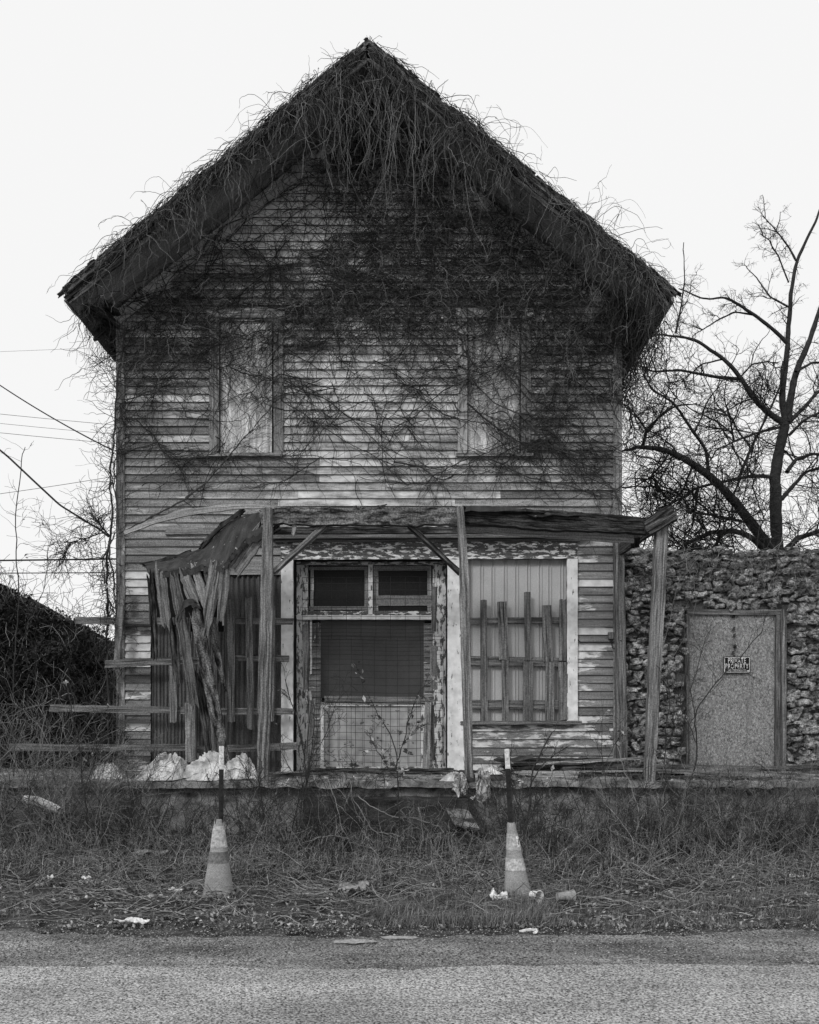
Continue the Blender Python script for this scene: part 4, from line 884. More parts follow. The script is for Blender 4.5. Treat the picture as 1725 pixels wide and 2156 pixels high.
def wall_w(px, py):
    """how thickly the vines grow at a point of the wall"""
    x = px; y = py
    base = 1 / (1 + np.exp((y - 690) / 55.))
    right = np.exp(-((x - 1230) / 130) ** 2) * np.clip((1120 - y) / 420, 0, 1) * .6 + np.exp(-((x - 1300) / 40) ** 2) * np.clip((900 - y) / 200, 0, 1)
    left = np.exp(-((x - 330) / 120) ** 2) * np.clip((930 - y) / 300, 0, 1) * .6
    mid = np.exp(-((x - 830) / 120) ** 2) * np.clip((900 - y) / 200, 0, 1) * .5
    strip = .42 * np.clip((1050 - y) / 220, 0, 1)
    apex = .8 * np.exp(-((y - 330) / 170) ** 2)
    thin = 1 - .8 * np.exp(-((x - 640) / 190) ** 2 - ((y - 450) / 100) ** 2) - .5 * np.exp(-((x - 560) / 180) ** 2 - ((y - 600) / 30) ** 2)
    mid = mid + .5 * np.exp(-((x - 1000) / 160) ** 2 - ((y - 480) / 170) ** 2)
    thin = thin * (1 - .9 * np.exp(-((x - 520) / 75) ** 2 - ((y - 850) / 120) ** 2)) * (1 - .7 * np.exp(-((x - 1030) / 75) ** 2 - ((y - 850) / 120) ** 2)) * (1 - .5 * np.exp(-((x - 740) / 110) ** 2 - ((y - 850) / 90) ** 2))
    return np.clip((base * (1 + apex) + right + left + mid + strip) * thin, 0, 3)
def sample_wall(n):
    out = []
    while len(out) < n:
        px = R.uniform(250, 1306, 4 * n); py = R.uniform(150, 1090, 4 * n); x = WX(px); zt_ = PKZ - SLP * np.abs(x - PKX); z_ = WZ(py)
        nz = .95 + .7 * np.clip(.5 + .7 * fbm(np.stack((x, x * 0, z_), -1), 1.4, 4), 0, 1.3)
        ok = (z_ < zt_ - .35) & (R.random(4 * n) * 2.4 < wall_w(px, py) * nz)
        out += list(np.stack((x[ok], z_[ok]), -1))
    return np.array(out[:n])
def clampwall(pts):
    pts[..., 1] = np.minimum(pts[..., 1], WY - .045); pts[..., 1] = np.maximum(pts[..., 1], RY - .3); return pts
vine = thing('climbing_vine', (-.56, WY - .1, 5), 'leafless climbing vine matted all over the gable and eaves', 'vine')
# 1: dark stems hugging the wall
q = sample_wall(1650); n = len(q); p0 = np.stack((q[:, 0], WY - .05 - .06 * R.random(n), q[:, 1]), -1)
ang = R.normal(size=n) * .7 + np.where(R.random(n) < .5, 0, np.pi); ang = np.where(R.random(n) < .35, R.uniform(0, 2 * np.pi, n), ang)
s1_ = strands(p0, np.stack((np.cos(ang), 0 * ang, np.sin(ang)), -1), 13, R.uniform(.05, .11, n), .22)
s1_[:, :, 1] = p0[:, None, 1] + (s1_[:, :, 1] - p0[:, None, 1]) * .15; s1_ = clampwall(s1_)
b = MB(); b.tubes(s1_, np.linspace(1, .5, 13)[None] * R.uniform(.0035, .0078, (n, 1)) , 3)
o1, _, _ = offshoots(s1_, 3000, 11, R.uniform(.025, .06, 3000), .26, 1.0, .03, .2); o1 = clampwall(o1)
b.tubes(o1, np.linspace(1, .5, 11)[None] * R.uniform(.0028, .0046, (3000, 1)), 3)
sw = b.build('wall_stems', m_vine, vine); sw['kind'] = 'stuff'
# 2: pale strands hanging in front
q = sample_wall(850); q = q[q[:, 1] > WZ(860)]; n = len(q); p0 = np.stack((q[:, 0], WY - .08 - .16 * R.random(n) ** 1.5, q[:, 1]), -1)
h1 = clampwall(strands(p0, np.stack((R.normal(size=n) * .8, R.normal(size=n) * .5 - .2, R.normal(size=n) * .5), -1), 16, R.uniform(.015, .05, n), .30, .14))
# from the rake edges
n2 = 1750; sgn = np.where(R.random(n2) < .5, -1, 1); tt_ = R.random(n2) ** .8; ext = np.where(sgn < 0, 3.9, 3.9); x = PKX + sgn * tt_ * ext
z_ = PKZ - SLP * np.abs(x - PKX) - R.uniform(-.02, .3, n2); keep = R.random(n2) < np.where(sgn < 0, np.clip(1.35 - 1.2 * tt_, .2, 1), np.clip(1.3 - .8 * tt_, .45, 1)) * np.clip(.75 + 1.1 * noise(np.stack((x, x * 0, x * 0), -1), 2.6, 61), .1, 1.3)
p0 = np.stack((x, RY - .04 + .1 * R.random(n2) - .08, z_), -1)[keep]; n2 = len(p0)
h2 = strands(p0, np.stack((R.normal(size=n2) * .9, R.normal(size=n2) * .5 - .25, R.normal(size=n2) * .4 - .35), -1), 18, R.uniform(.02, .06, n2), .2, .14)
nr = 1150; sr = np.where(R.random(nr) < .5, -1, 1); tr_ = R.random(nr) ** .9 * 3.5; xr = PKX + sr * tr_
keep = R.random(nr) < np.clip(1.45 - tr_ / 2.9, .12, 1) * np.clip(.9 + noise(np.stack((xr, xr * 0, xr * 0), -1), 2.1, 81), .2, 1); xr, sr, tr_ = xr[keep], sr[keep], tr_[keep]; nr = len(xr)
h7 = strands(np.stack((xr, RY - .07 - .05 * R.random(nr), PKZ - SLP * tr_ - R.uniform(-.03, .22, nr)), -1), np.stack((sr * 1., R.normal(size=nr) * .1, -SLP - .25 + R.normal(size=nr) * .25), -1), 16, R.uniform(.015, .045, nr), .15, .06)
# heavy beard below the ridge
n3 = 150; x = PKX + .12 + R.normal(size=n3) * .5; z_ = PKZ - SLP * np.abs(x - PKX) - R.uniform(0, .9, n3) * (R.random(n3)); p0 = np.stack((x, RY - .06 + R.random(n3) * .3, z_), -1)
h3 = strands(p0, np.stack((R.normal(size=n3) * .35, R.normal(size=n3) * .2 - .1, -np.ones(n3)), -1), 22, R.uniform(.03, .085, n3), .16, .12)
b = MB()
for h, r0, r1 in ((h1, .0024, .004), (h2[::2], .0026, .0048), (h3, .003, .0065), (h7[::3], .0026, .005)):
    b.tubes(h, np.linspace(1, .45, h.shape[1])[None] * R.uniform(r0, r1, (len(h), 1)), 3)
    oo, _, _ = offshoots(h, int(len(h) * 1.7), 8, R.uniform(.02, .04, int(len(h) * 1.7)), .3, .7, .08); oo[..., 1] = np.minimum(oo[..., 1], WY - .05); b.tubes(oo, np.linspace(1, .5, 8)[None] * .0030, 3)
sw = b.build('hanging_strands', m_vinep, vine); sw['kind'] = 'stuff'
# 3: dark mat under the eaves
n4 = 1100; x = PKX + R.uniform(-3.4, 3.5, n4); dn = R.random(n4) ** 1.5; z_ = PKZ - SLP * np.abs(x - PKX) - .28 - dn * (.55 + .55 * np.exp(-((x - PKX) / 1.4) ** 2) + .35 * (x > PKX)); p0 = np.stack((x, RY + .15 + .6 * R.random(n4), z_), -1)
keep = (R.random(n4) < np.where(x < PKX, np.clip(.75 - (PKX - x) / 2.6, .03, 1), np.clip(1.0 - (x - PKX) / 6, .3, 1))); p0 = p0[keep]; n4 = len(p0)
h4 = strands(p0, np.stack((R.normal(size=n4), R.normal(size=n4) * .5, R.normal(size=n4) * .7 - .3), -1), 12, R.uniform(.03, .06, n4), .35, .05); h4[..., 1] = np.minimum(h4[..., 1], WY - .05)
b = MB(); b.tubes(h2[1::2], np.linspace(1, .45, 18)[None] * R.uniform(.003, .0055, (len(h2[1::2]), 1)), 3); b.tubes(np.concatenate((h7[1::3], h7[2::3])), np.linspace(1, .45, 16)[None] * .0045, 3); b.tubes(h4, np.linspace(1, .5, 12)[None] * R.uniform(.003, .007, (n4, 1)), 3)
# right-hand eave, running back along the side
n5 = 900; y_ = R.uniform(RY, WY + 2.5, n5); x_ = R.uniform(X1 - .25, 3.42, n5); z_ = PKZ - SLP * (x_ - PKX) - .28 - .25 * R.random(n5); x_ = np.where(y_ > WY, np.maximum(x_, X1 + .05), x_)
h5 = strands(np.stack((x_, y_, z_), -1), np.stack((R.normal(size=n5) * .4 - .3, R.normal(size=n5) * .4, -np.ones(n5)), -1), 14, R.uniform(.03, .07, n5), .25, .1); b.tubes(h5, np.linspace(1, .5, 14)[None] * R.uniform(.003, .007, (n5, 1)), 3)
n6 = 160; y_ = R.uniform(RY - .1, WY + 1, n6); x_ = R.uniform(-4.52, X0, n6); z_ = PKZ - SLP * (PKX - x_) - .2 - .15 * R.random(n6)
h6 = strands(np.stack((x_, y_, z_), -1), np.stack((R.normal(size=n6) * .5, R.normal(size=n6) * .4, -np.ones(n6)), -1), 14, R.uniform(.02, .05, n6), .25, .1); b.tubes(h6, np.linspace(1, .4, 14)[None] * R.uniform(.003, .005, (n6, 1)), 3)
sw = b.build('eave_tangle', m_vine, vine); sw['kind'] = 'stuff'
# 4: sprigs standing up off the roof edge
b = MB()
def sprigs(n, t0, t1, sgn, L, up=.9):
    t = R.uniform(t0, t1, n); x = PKX + sgn * t; p0 = np.stack((x, RY + R.uniform(-.02, .7, n), PKZ - SLP * t - .02), -1)
    h = strands(p0, np.stack((R.normal(size=n) * .8 + .25, R.normal(size=n) * .5, up + R.normal(size=n) * .3), -1), 9, R.uniform(.3, 1, n) * L / 8, .3, .10)
    b.tubes(h, np.linspace(1, .4, 9)[None] * R.uniform(.003, .0055, (n, 1)), 3)
    oo, _, _ = offshoots(h, n * 2, 6, L / 14, .35, .8); b.tubes(oo, .0028, 3)
sprigs(60, 0, .3, 1, .18); sprigs(60, 0, .5, -1, .20); sprigs(26, .55, 1.0, 1, .24, .5); sprigs(26, 1.05, 1.5, 1, .40, 1.); sprigs(30, 1.5, 3.6, 1, .10); sprigs(26, .4, 3.8, -1, .10, .35)
m6 = b.build('roof_sprigs', m_vine, vine); m6['kind'] = 'stuff'
# 5: thick stems
def poly(pts, k=40, jit=.0):
    q = np.array([P(*t) for t in pts]); d = np.linspace(0, len(q) - 1, k); q = np.stack([np.interp(d, range(len(q)), q[:, i]) for i in range(3)], -1)
    for _ in range(3): q[1:-1] = (q[:-2] + q[1:-1] * 2 + q[2:]) / 4
    return q + jit * np.stack([fbm(q, 6, 3 + i) for i in range(3)], -1)
YV = WY - .08
thick = [([(307, 1095), (399, 1047), (455, 991), (503, 935), (547, 883), (579, 847)], .011), ([(250, 1125), (330, 1085), (420, 1030), (480, 960), (530, 905)], .008),
 ([(983, 850), (1044, 900), (1098, 933), (1188, 947), (1242, 955)], .014), ([(1094, 871), (1152, 936), (1224, 972), (1278, 1016), (1306, 1052)], .012),
 ([(1030, 965), (1116, 1008), (1188, 1019), (1242, 1037), (1296, 1041), (1318, 1070), (1322, 1095)], .012), ([(828, 972), (889, 983), (914, 1008), (936, 1012), (958, 998)], .011),
 ([(1188, 789), (1242, 825), (1289, 846)], .011), ([(900, 855), (960, 880), (1040, 895)], .009), ([(600, 800), (700, 850), (760, 900), (830, 970)], .009), ([(590, 840), (680, 900), (760, 950), (840, 985)], .008),
 ([(985, 790), (1040, 850), (1090, 870), (1160, 880), (1240, 930), (1290, 960)], .011), ([(1060, 780), (1130, 860), (1180, 930), (1230, 1000), (1290, 1030)], .009),
 ([(980, 740), (1000, 770), (1060, 772), (1180, 766)], .012), ([(400, 965), (520, 962), (640, 958), (760, 975)], .007)]
for j in range(85):
    a0 = R.uniform(-.9, .9); sx_ = 1 if R.random() < .5 else -1; xx0 = R.uniform(270, 1290); yy0 = R.uniform(430, 960)
    if abs(WX(xx0) - PKX) * SLP + WZ(yy0) > PKZ - .5: continue
    Ln = R.uniform(70, 210); ddx = sx_ * math.cos(a0) * Ln; ddy = abs(math.sin(a0)) * Ln * .9
    pl_ = [(xx0 + ddx * u + R.normal() * 9, yy0 + ddy * u + R.normal() * 7) for u in np.linspace(0, 1, 6)]
    thick.append(([(min(max(x_, 255), 1300), min(y_, 1020)) for x_, y_ in pl_], R.uniform(.005, .0095)))
for i, (pl, r) in enumerate(thick):
    b = MB(); q = poly([(x_, y_, YV) for x_, y_ in pl], 36, .02); b.tubes(q, np.linspace(r, r * .6, 36), 5)
    oo, _, _ = offshoots(q[None], 26, 12, R.uniform(.03, .07, 26), .22, .8, .02, .15); b.tubes(clampwall(oo), np.linspace(1, .4, 12)[None] * .004, 3); b.build('thick_stem', m_vine, vine)
cv = thing('corner_vine', tuple(P(228, 1600, 11.9)), 'thick bare vine climbing the left corner of the house', 'vine')
b = MB(); qs = []
for pl, r in (([(232, 1620), (226, 1400), (224, 1250), (226, 1150), (236, 1060), (232, 980), (243, 890), (252, 780), (262, 690)], .02), ([(228, 1130), (212, 1110), (196, 1090)], .012), ([(226, 1140), (238, 1200), (244, 1330), (238, 1500), (240, 1620)], .014), ([(248, 1110), (240, 980), (260, 900), (330, 820), (400, 740)], .010), ([(240, 1120), (215, 1180), (226, 1260), (240, 1300)], .010), ([(215, 1120), (170, 1135), (140, 1155), (125, 1180)], .008)):
    q = poly([(x_, y_, 11.87) for x_, y_ in pl], 50, .03); b.tubes(q, np.linspace(r, r * .5, 50), 5); qs.append(q)
b.build('stem', m_vine, cv)
b = MB(); qs = np.array(qs); oo, _, _ = offshoots(qs, 420, 14, R.uniform(.02, .06, 420), .3, .9, .03, .4); b.tubes(oo, np.linspace(1, .4, 14)[None] * R.uniform(.003, .006, (420, 1)), 3); o2, _, _ = offshoots(oo, 700, 8, .03, .3, .8); b.tubes(o2, .0028, 3); b.build('twigs', m_vine, cv)
# vine on the stone wall top
n = 230; p0 = np.stack((R.uniform(X1, 6.0, n), SY - .05 - .1 * R.random(n), stz + .03 - .5 * R.random(n) ** 2.2), -1)
h = strands(p0, np.stack((R.normal(size=n), R.normal(size=n) * .3, R.normal(size=n) * .4), -1), 14, R.uniform(.03, .07, n), .25, .05); h[..., 1] = np.minimum(h[..., 1], SY - .06); b = MB(); b.tubes(h, np.linspace(1, .4, 14)[None] * R.uniform(.0025, .005, (n, 1)), 3)
for i in range(7): h = strands(np.array([[R.uniform(X1 + .1, X1 + 1.0), SY - .1, stz - .3]]), [[.05, 0, -1]], 40, .05, .1); b.tubes(h, .004, 3)
tag(b.build('wall_vine', m_vinep), 'dry vine trailing over the top of the stone wall', 'vine', kind='stuff')

# ================================================================== BARE TREE
def tp(x, y): return (1276.5 + .384 * x, 379.5 + .384 * y)
TY = 16.0
limbs = [([(940, 2600), (940, 2030), (925, 1700), (950, 1500), (985, 1330)], 34, 26, 0), ([(985, 1330), (960, 1200), (985, 1000), (1000, 850), (1010, 650), (1040, 450), (1130, 270), (1180, 150)], 18, 5, 0), ([(990, 1330), (1010, 1200), (1040, 1050), (1110, 880), (1170, 700), (1260, 560)], 22, 8, .3),
 ([(985, 1340), (880, 1270), (800, 1180), (735, 1080), (640, 980), (500, 890), (380, 840), (220, 860)], 17, 4, -.4), ([(735, 1090), (600, 1080), (400, 1045), (250, 1045), (150, 1010)], 10, 3, -.4), ([(380, 840), (410, 700), (430, 560), (430, 340)], 6, 2, -.4),
 ([(930, 2060), (800, 1890), (700, 1760), (600, 1650), (480, 1550), (350, 1490), (200, 1460), (110, 1475)], 30, 7, -.8), ([(560, 1600), (550, 1480), (450, 1340), (370, 1220), (250, 1150), (200, 1060)], 11, 3, -.7), ([(200, 1460), (220, 1370), (290, 1300), (380, 1240), (500, 1220)], 10, 3, -.8), ([(220, 1370), (150, 1270), (90, 1210)], 6, 3, -.8),
 ([(900, 2060), (800, 1960), (700, 1920), (560, 1930), (450, 1990), (380, 2060), (340, 2150)], 17, 6, -1.1), ([(920, 1630), (850, 1620), (740, 1630), (620, 1660), (500, 1680), (400, 1750), (300, 1800), (220, 1900)], 11, 3, -.5),
 ([(1000, 900), (930, 830), (820, 740), (720, 680), (640, 640), (520, 650), (400, 600)], 11, 3, -.2), ([(970, 1350), (850, 1380), (700, 1430), (600, 1480), (560, 1540)], 8, 3, -.3), ([(1040, 440), (1000, 360), (930, 270), (850, 190)], 6, 2, 0),
 ([(1000, 1330), (1080, 1250), (1170, 1160), (1300, 1100)], 12, 6, .3), ([(990, 1600), (1040, 1530), (1130, 1505), (1280, 1500)], 12, 6, .2), ([(960, 1750), (1010, 1690), (1100, 1600), (1280, 1540)], 13, 6, .4), ([(970, 2040), (1050, 1960), (1170, 1930), (1330, 1880)], 17, 8, -.3),
 ([(700, 1430), (680, 1300), (640, 1200)], 6, 2, -.3), ([(740, 1630), (690, 1740), (690, 1900), (700, 2050)], 6, 3, -.5), ([(720, 1650), (790, 1480), (880, 1300), (950, 1130), (970, 1000)], 9, 4, -.1), ([(620, 1940), (600, 2010), (560, 2100)], 8, 4, -1.1), ([(740, 1870), (600, 1840), (440, 1810)], 9, 5, -.9),
 ([(735, 1080), (800, 1010), (880, 1000), (950, 1010)], 5, 3, -.2), ([(1000, 1400), (1080, 1320), (1200, 1260)], 9, 5, -.2), ([(500, 1690), (490, 1800), (470, 1900), (400, 2000)], 8, 3, -.6), ([(820, 740), (700, 720), (560, 800), (460, 860)], 6, 2, -.2), ([(640, 980), (520, 1010), (430, 1100), (330, 1110)], 5, 2, -.3), ([(1010, 700), (900, 640), (850, 560), (780, 470)], 6, 2, .1), ([(1000, 560), (950, 430), (900, 330), (840, 300)], 5, 2, 0), ([(480, 1550), (420, 1700), (330, 1800), (250, 1850)], 7, 2, -.9), ([(1040, 1050), (1130, 1000), (1250, 1010)], 8, 4, .4), ([(350, 1490), (300, 1560), (230, 1640), (150, 1700)], 6, 2, -.9)]
tree = thing('bare_tree', tuple(np.array(P(*tp(940, 2030), TY)) * [1, 1, 0]), 'large bare spreading tree behind the stone building', 'tree')
bt = MB(); bc = MB(); mains = []
for i, (pl, r0, r1, dy) in enumerate(limbs):
    k = 40; n = len(pl); Ys = TY + dy * np.linspace(0 if i else 0, 1, n) * 1.6
    q = np.array([P(*tp(x_, y_), Yv) for (x_, y_), Yv in zip(pl, Ys)])
    if i == 0: q[0][2] = 0
    if i: pass
    d = np.linspace(0, n - 1, k); q = np.stack([np.interp(d, range(n), q[:, j]) for j in range(3)], -1)
    for _ in range(3): q[1:-1] = (q[:-2] + 2 * q[1:-1] + q[2:]) / 4
    q += .035 * np.stack([fbm(q, 2.5, 3 + j) for j in range(3)], -1) * np.linspace(0, 1, k)[:, None]
    rad = np.linspace(r0, r1, k) * .384 * TY / F * 1.02 * (1 + .05 * R.normal(size=k))
    (bt if r0 > 16 else bc).tubes(q, rad, 10 if r0 > 16 else 6, .5); mains.append(q)
bt.build('trunk', m_bark, tree, smooth=True)
mains = np.array(mains[1:])
def lev(par, n, k, L, wob, spread, r0, r1, up, tmin=.12):
    i = R.integers(0, len(par), n); K = par.shape[1]; j = np.clip((K * (tmin + (1 - tmin) * R.random(n))).astype(int), 1, K - 1)
    d = nrm(par[i, j] - par[i, j - 1]); side = nrm(np.cross(d, R.normal(size=(n, 3)))); side[:, 1] *= .6
    d = nrm(d * .6 + side * spread); d[:, 2] += up
    hi_ = np.clip((9.0 - par[i, j][:, 2]) / 2.4, .3, 1); kp = R.random(n) < (.7 + .3 * hi_); i, j, d, hi_ = i[kp], j[kp], d[kp], hi_[kp]; n = len(i); h = strands(par[i, j], d, k, L * hi_ * R.uniform(.4, 1, n) / k, wob, .0)
    bc.tubes(h, np.linspace(1, .4, k)[None] * R.uniform(r0, r1, (n, 1)) * (.5 + .5 * hi_[:, None]), 4 if r0 > .007 else 3); return h
l1 = lev(mains, 260, 16, 1.8, .15, .9, .009, .019, .03)
l2 = lev(np.concatenate((l1, l1)), 1900, 12, .95, .17, .9, .0055, .009, .05)
l3 = lev(l2, 5600, 9, .55, .18, .9, .004, .0056, .03); l3b = lev(mains[:, ::3][:, :13], 1300, 10, .7, .2, 1.2, .004, .006, .05)
lev(l3, 4800, 6, .26, .2, .9, .0034, .0042, 0)
bc.build('crown', m_twig, tree)

# ================================================================== BACKGROUND LEFT
def leaves(b, pts, s0, s1, flat=.0):
    n = len(pts); s = R.uniform(s0, s1, n)[:, None]; u = nrm(R.normal(size=(n, 3))); v = nrm(np.cross(u, R.normal(size=(n, 3))))
    w_ = np.cross(u, v) * .25
    V = np.stack((pts - u * s, pts + v * s * .55 + w_ * s, pts + u * s * 1.1, pts - v * s * .55 + w_ * s), 1)
    i = np.arange(n)[:, None] * 4; b.add(V, np.concatenate((i, i + 1, i + 2, i + 3), 1), a=np.repeat(R.random(n), 4))
def inpoly(px, py, poly_):
    c = np.zeros(len(px), bool); j = len(poly_) - 1
    for i in range(len(poly_)):
        xi, yi = poly_[i]; xj, yj = poly_[j]; c ^= ((yi > py) != (yj > py)) & (px < (xj - xi) * (py - yi) / (yj - yi + 1e-9) + xi); j = i
    return c
def mass(name, outline, Y, depth, n, s0, s1, label, cat):
    xs_ = [q[0] for q in outline]; ys_ = [q[1] for q in outline]; px = R.uniform(min(xs_), max(xs_), n * 2); py = R.uniform(min(ys_), max(ys_), n * 2); k = inpoly(px, py, outline); px, py = px[k][:n], py[k][:n]
    Yv = Y + depth * R.random(len(px)) ** 1.5 + .35 * fbm(np.stack((px / 60, py / 60, px * 0), -1), 1, 5)
    pts = np.stack(((px - CX) * Y / F, Yv, EYE + (HY - py) * Y / F), -1); pts[:, 2] = np.maximum(pts[:, 2], .02)
    t = thing(name, (float(pts[:, 0].mean()), Y, 0), label, cat); b = MB(); leaves(b, pts, s0, s1); b.build('foliage', m_ivy, t)
    top = lambda x_: np.interp(x_, [q[0] for q in outline[:-2]], [q[1] for q in outline[:-2]]) if name == 'ivy_thicket' else np.full_like(x_, outline[0][1])
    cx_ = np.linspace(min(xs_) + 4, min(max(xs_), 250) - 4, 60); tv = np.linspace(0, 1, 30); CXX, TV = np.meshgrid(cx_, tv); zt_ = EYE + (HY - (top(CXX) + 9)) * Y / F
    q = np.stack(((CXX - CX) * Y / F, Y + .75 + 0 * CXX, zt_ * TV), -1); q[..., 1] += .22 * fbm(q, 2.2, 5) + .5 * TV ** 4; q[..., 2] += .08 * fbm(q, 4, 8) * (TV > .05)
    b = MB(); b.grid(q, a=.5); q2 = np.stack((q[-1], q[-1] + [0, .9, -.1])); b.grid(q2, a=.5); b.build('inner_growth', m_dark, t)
    n2 = 1100; i = R.integers(0, len(pts), n2); b = MB(); h = strands(pts[i], nrm(np.stack((R.normal(size=n2) * .5, R.normal(size=n2) * .3, np.ones(n2)), -1)), 12, R.uniform(.03, .08, n2), .25); b.tubes(h, .004, 3); b.build('branches', m_weed, t); return pts
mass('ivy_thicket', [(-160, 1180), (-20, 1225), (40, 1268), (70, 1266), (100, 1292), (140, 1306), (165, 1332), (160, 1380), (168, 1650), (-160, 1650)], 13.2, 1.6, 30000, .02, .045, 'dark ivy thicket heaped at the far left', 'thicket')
mass('low_hedge', [(160, 1395), (250, 1388), (250, 1650), (160, 1650)], 13.9, 1.2, 11000, .02, .045, 'low dark hedge between ivy thicket and house corner', 'hedge')
# a dark shrub body so that the masses are closed
for nm, o in (('a', 0),): pass
def shrub(cx_px, base_py, Y, n, Hh, label, spread=.5, r=.008, mt=m_vine, name='bare_shrub', kids=6):
    c = np.array(P(cx_px, base_py, Y)); c[2] = 0
    t = thing(name, c, label, 'shrub'); b = MB(); p0 = c + R.normal(size=(n, 3)) * [.18, .18, 0]
    h = strands(p0, np.stack((R.normal(size=n) * spread, R.normal(size=n) * spread * .6, np.ones(n)), -1), 20, Hh * R.uniform(.5, 1, n) / 19, .11, -.01)
    h[..., 1] = np.minimum(h[..., 1], np.where(abs(h[..., 0] + .56) < 3.7, WY - .1, 99)); b.tubes(h, np.linspace(1, .35, 20)[None] * R.uniform(.6, 1, (n, 1)) * r, 4)
    b.build('canes', mt, t); b = MB(); o, _, _ = offshoots(h, n * kids, 12, R.uniform(.02, .055, n * kids), .2, .55, 0); b.tubes(o, np.linspace(1, .4, 12)[None] * r * .42, 3); o2, _, _ = offshoots(o, n * kids * 2, 7, .03, .25, .7); b.tubes(o2, r * .3, 3); b.build('twigs', mt, t)
for a in ((60, 1600, 12.5, 14, 3.0, 'tall arching bare shrub at the far left edge', .38), (140, 1600, 12.6, 14, 2.9, 'bare shrub rising above the ivy thicket', .3), (205, 1600, 13.4, 26, 2.6, 'dense bare shrub in the gap beside the house corner', .45), (235, 1600, 14.0, 24, 2.3, 'twiggy shrub just behind the left house corner', .4), (-30, 1600, 12.0, 10, 3.2, 'bare shrub half outside the left edge', .4)): shrub(*a[:6], spread=a[6])
for a in ((40, 1700, 9.9, 34, 2.1, 'tangled pale brush in front of the thicket at far left', .7), (120, 1700, 9.8, 34, 2.0, 'tangled pale brush left of the small sack', .8), (200, 1720, 9.6, 16, 1.2, 'thin pale brush below the small sack', .8)): shrub(*a[:6], spread=a[6], mt=m_vinep, r=.0065, name='dry_brush', kids=9)
for a in ((1560, 1740, 10.0, 12, 1.0, 'wiry brush before the stone doorway', .9), (1680, 1740, 9.8, 18, 1.4, 'wiry brush at the far right edge', .8), (1475, 1720, 10.1, 9, 1.1, 'wiry brush right of the right post', .6)): shrub(*a[:6], spread=a[6], mt=m_vinep, r=.005, name='dry_brush', kids=7)

for a in ((665, 1775, 9.3, 16, 1.25, 'dark twiggy brush beside the steps', .28), (548, 1770, 9.7, 10, .95, 'dark brush at the foot of the left porch post', .3), (1110, 1800, 8.9, 9, .9, 'dark brush behind the striped cone', .35), (1440, 1780, 9.7, 9, 1.0, 'dark brush at the foot of the right porch post', .4), (300, 1780, 9.4, 9, .8, 'dark brush below the peaked sacks', .4), (1640, 1800, 9.2, 12, 1.0, 'dark brush at the right end of the bank', .45)): shrub(*a[:6], spread=a[6], mt=m_sap, r=.0075, name='dark_brush', kids=6)
# ================================================================== SAPLINGS
def sapling(lines, Y, r, label, kids=30, kl=.03, leafpts=0, leafbox=None, mt=m_sap, k=30):
    c = np.array(P(lines[0][0][0], lines[0][0][1], Y)); c[2] = 0; t = thing('sapling', c, label, 'sapling', 'thin saplings growing in front of the porch')
    b = MB(); qs = []
    for i, l in enumerate(lines):
        q = poly([(x_, y_, Y) for x_, y_ in l], k, .02)
        if i == 0: q[0][2] = min(q[0][2], 0)
        rr = r if i == 0 else r * .55; b.tubes(q, np.linspace(rr, rr * .45, k), 5, .4); qs.append(q)
    b.build('stem', mt, t); qs = np.array(qs); b = MB(); o, _, _ = offshoots(qs, kids, 12, R.uniform(.4, 1, kids) * kl, .18, .6, -.03, .5, .3); b.tubes(o, np.linspace(1, .4, 12)[None] * max(.0025, r * .28), 3); o2, _, _ = offshoots(o, kids * 2, 7, kl * .7, .2, .6); b.tubes(o2, .0022, 3); b.build('twigs', mt, t)
    if leafpts:
        al = np.concatenate((o[:, 3:].reshape(-1, 3), qs[1:, 8:].reshape(-1, 3))); p = al[R.integers(0, len(al), leafpts)] + R.normal(size=(leafpts, 3)) * .02; p = p[p[:, 2] > P(0, 1660, Y)[2]]
        b = MB(); leaves(b, p, .018, .042); b.build('leaves', m_leaf, t)
sapling([[(847, 1823), (842, 1740), (838, 1646), (836, 1603)], [(836, 1603), (822, 1542), (790, 1490), (764, 1441), (760, 1420)], [(836, 1603), (862, 1520), (885, 1455), (915, 1430)], [(836, 1640), (800, 1590), (785, 1560)], [(836, 1603), (850, 1560), (880, 1530)]], 8.75, .012, 'young sapling with curled dry leaves in front of the doorway', 26, .022, 150)
sapling([[(1098, 1850), (1107, 1760), (1118, 1640), (1135, 1590), (1160, 1545)], [(1118, 1650), (1150, 1600), (1200, 1570)], [(1108, 1740), (1080, 1660), (1075, 1590)], [(1107, 1740), (1130, 1690)]], 8.2, .013, 'dark sapling rising behind the striped cone', 40, .022, 40)
sapling([[(655, 1770), (648, 1690), (640, 1600), (622, 1500), (600, 1430)], [(645, 1650), (660, 1560), (690, 1470)], [(645, 1680), (600, 1600), (575, 1530)]], 9.3, .010, 'thin sapling left of the steps', 36, .03, 8)
sapling([[(632, 1775), (630, 1700), (655, 1600), (662, 1540), (660, 1480)], [(655, 1600), (690, 1540), (735, 1410)]], 9.5, .009, 'thin twiggy sapling close to the steps', 30, .03)
sapling([[(1443, 1745), (1440, 1690), (1470, 1580), (1462, 1500), (1500, 1445), (1560, 1385), (1605, 1330)], [(1468, 1570), (1440, 1500), (1420, 1440)], [(1466, 1520), (1455, 1450), (1490, 1330)]], 10.3, .011, 'curved sapling leaning across the boarded stone doorway', 44, .035)
sapling([[(1285, 1700), (1275, 1640), (1265, 1580), (1270, 1500)], [(1270, 1620), (1300, 1560), (1330, 1500)]], 9.9, .006, 'slight sapling before the right clapboards', 24, .028, 14)
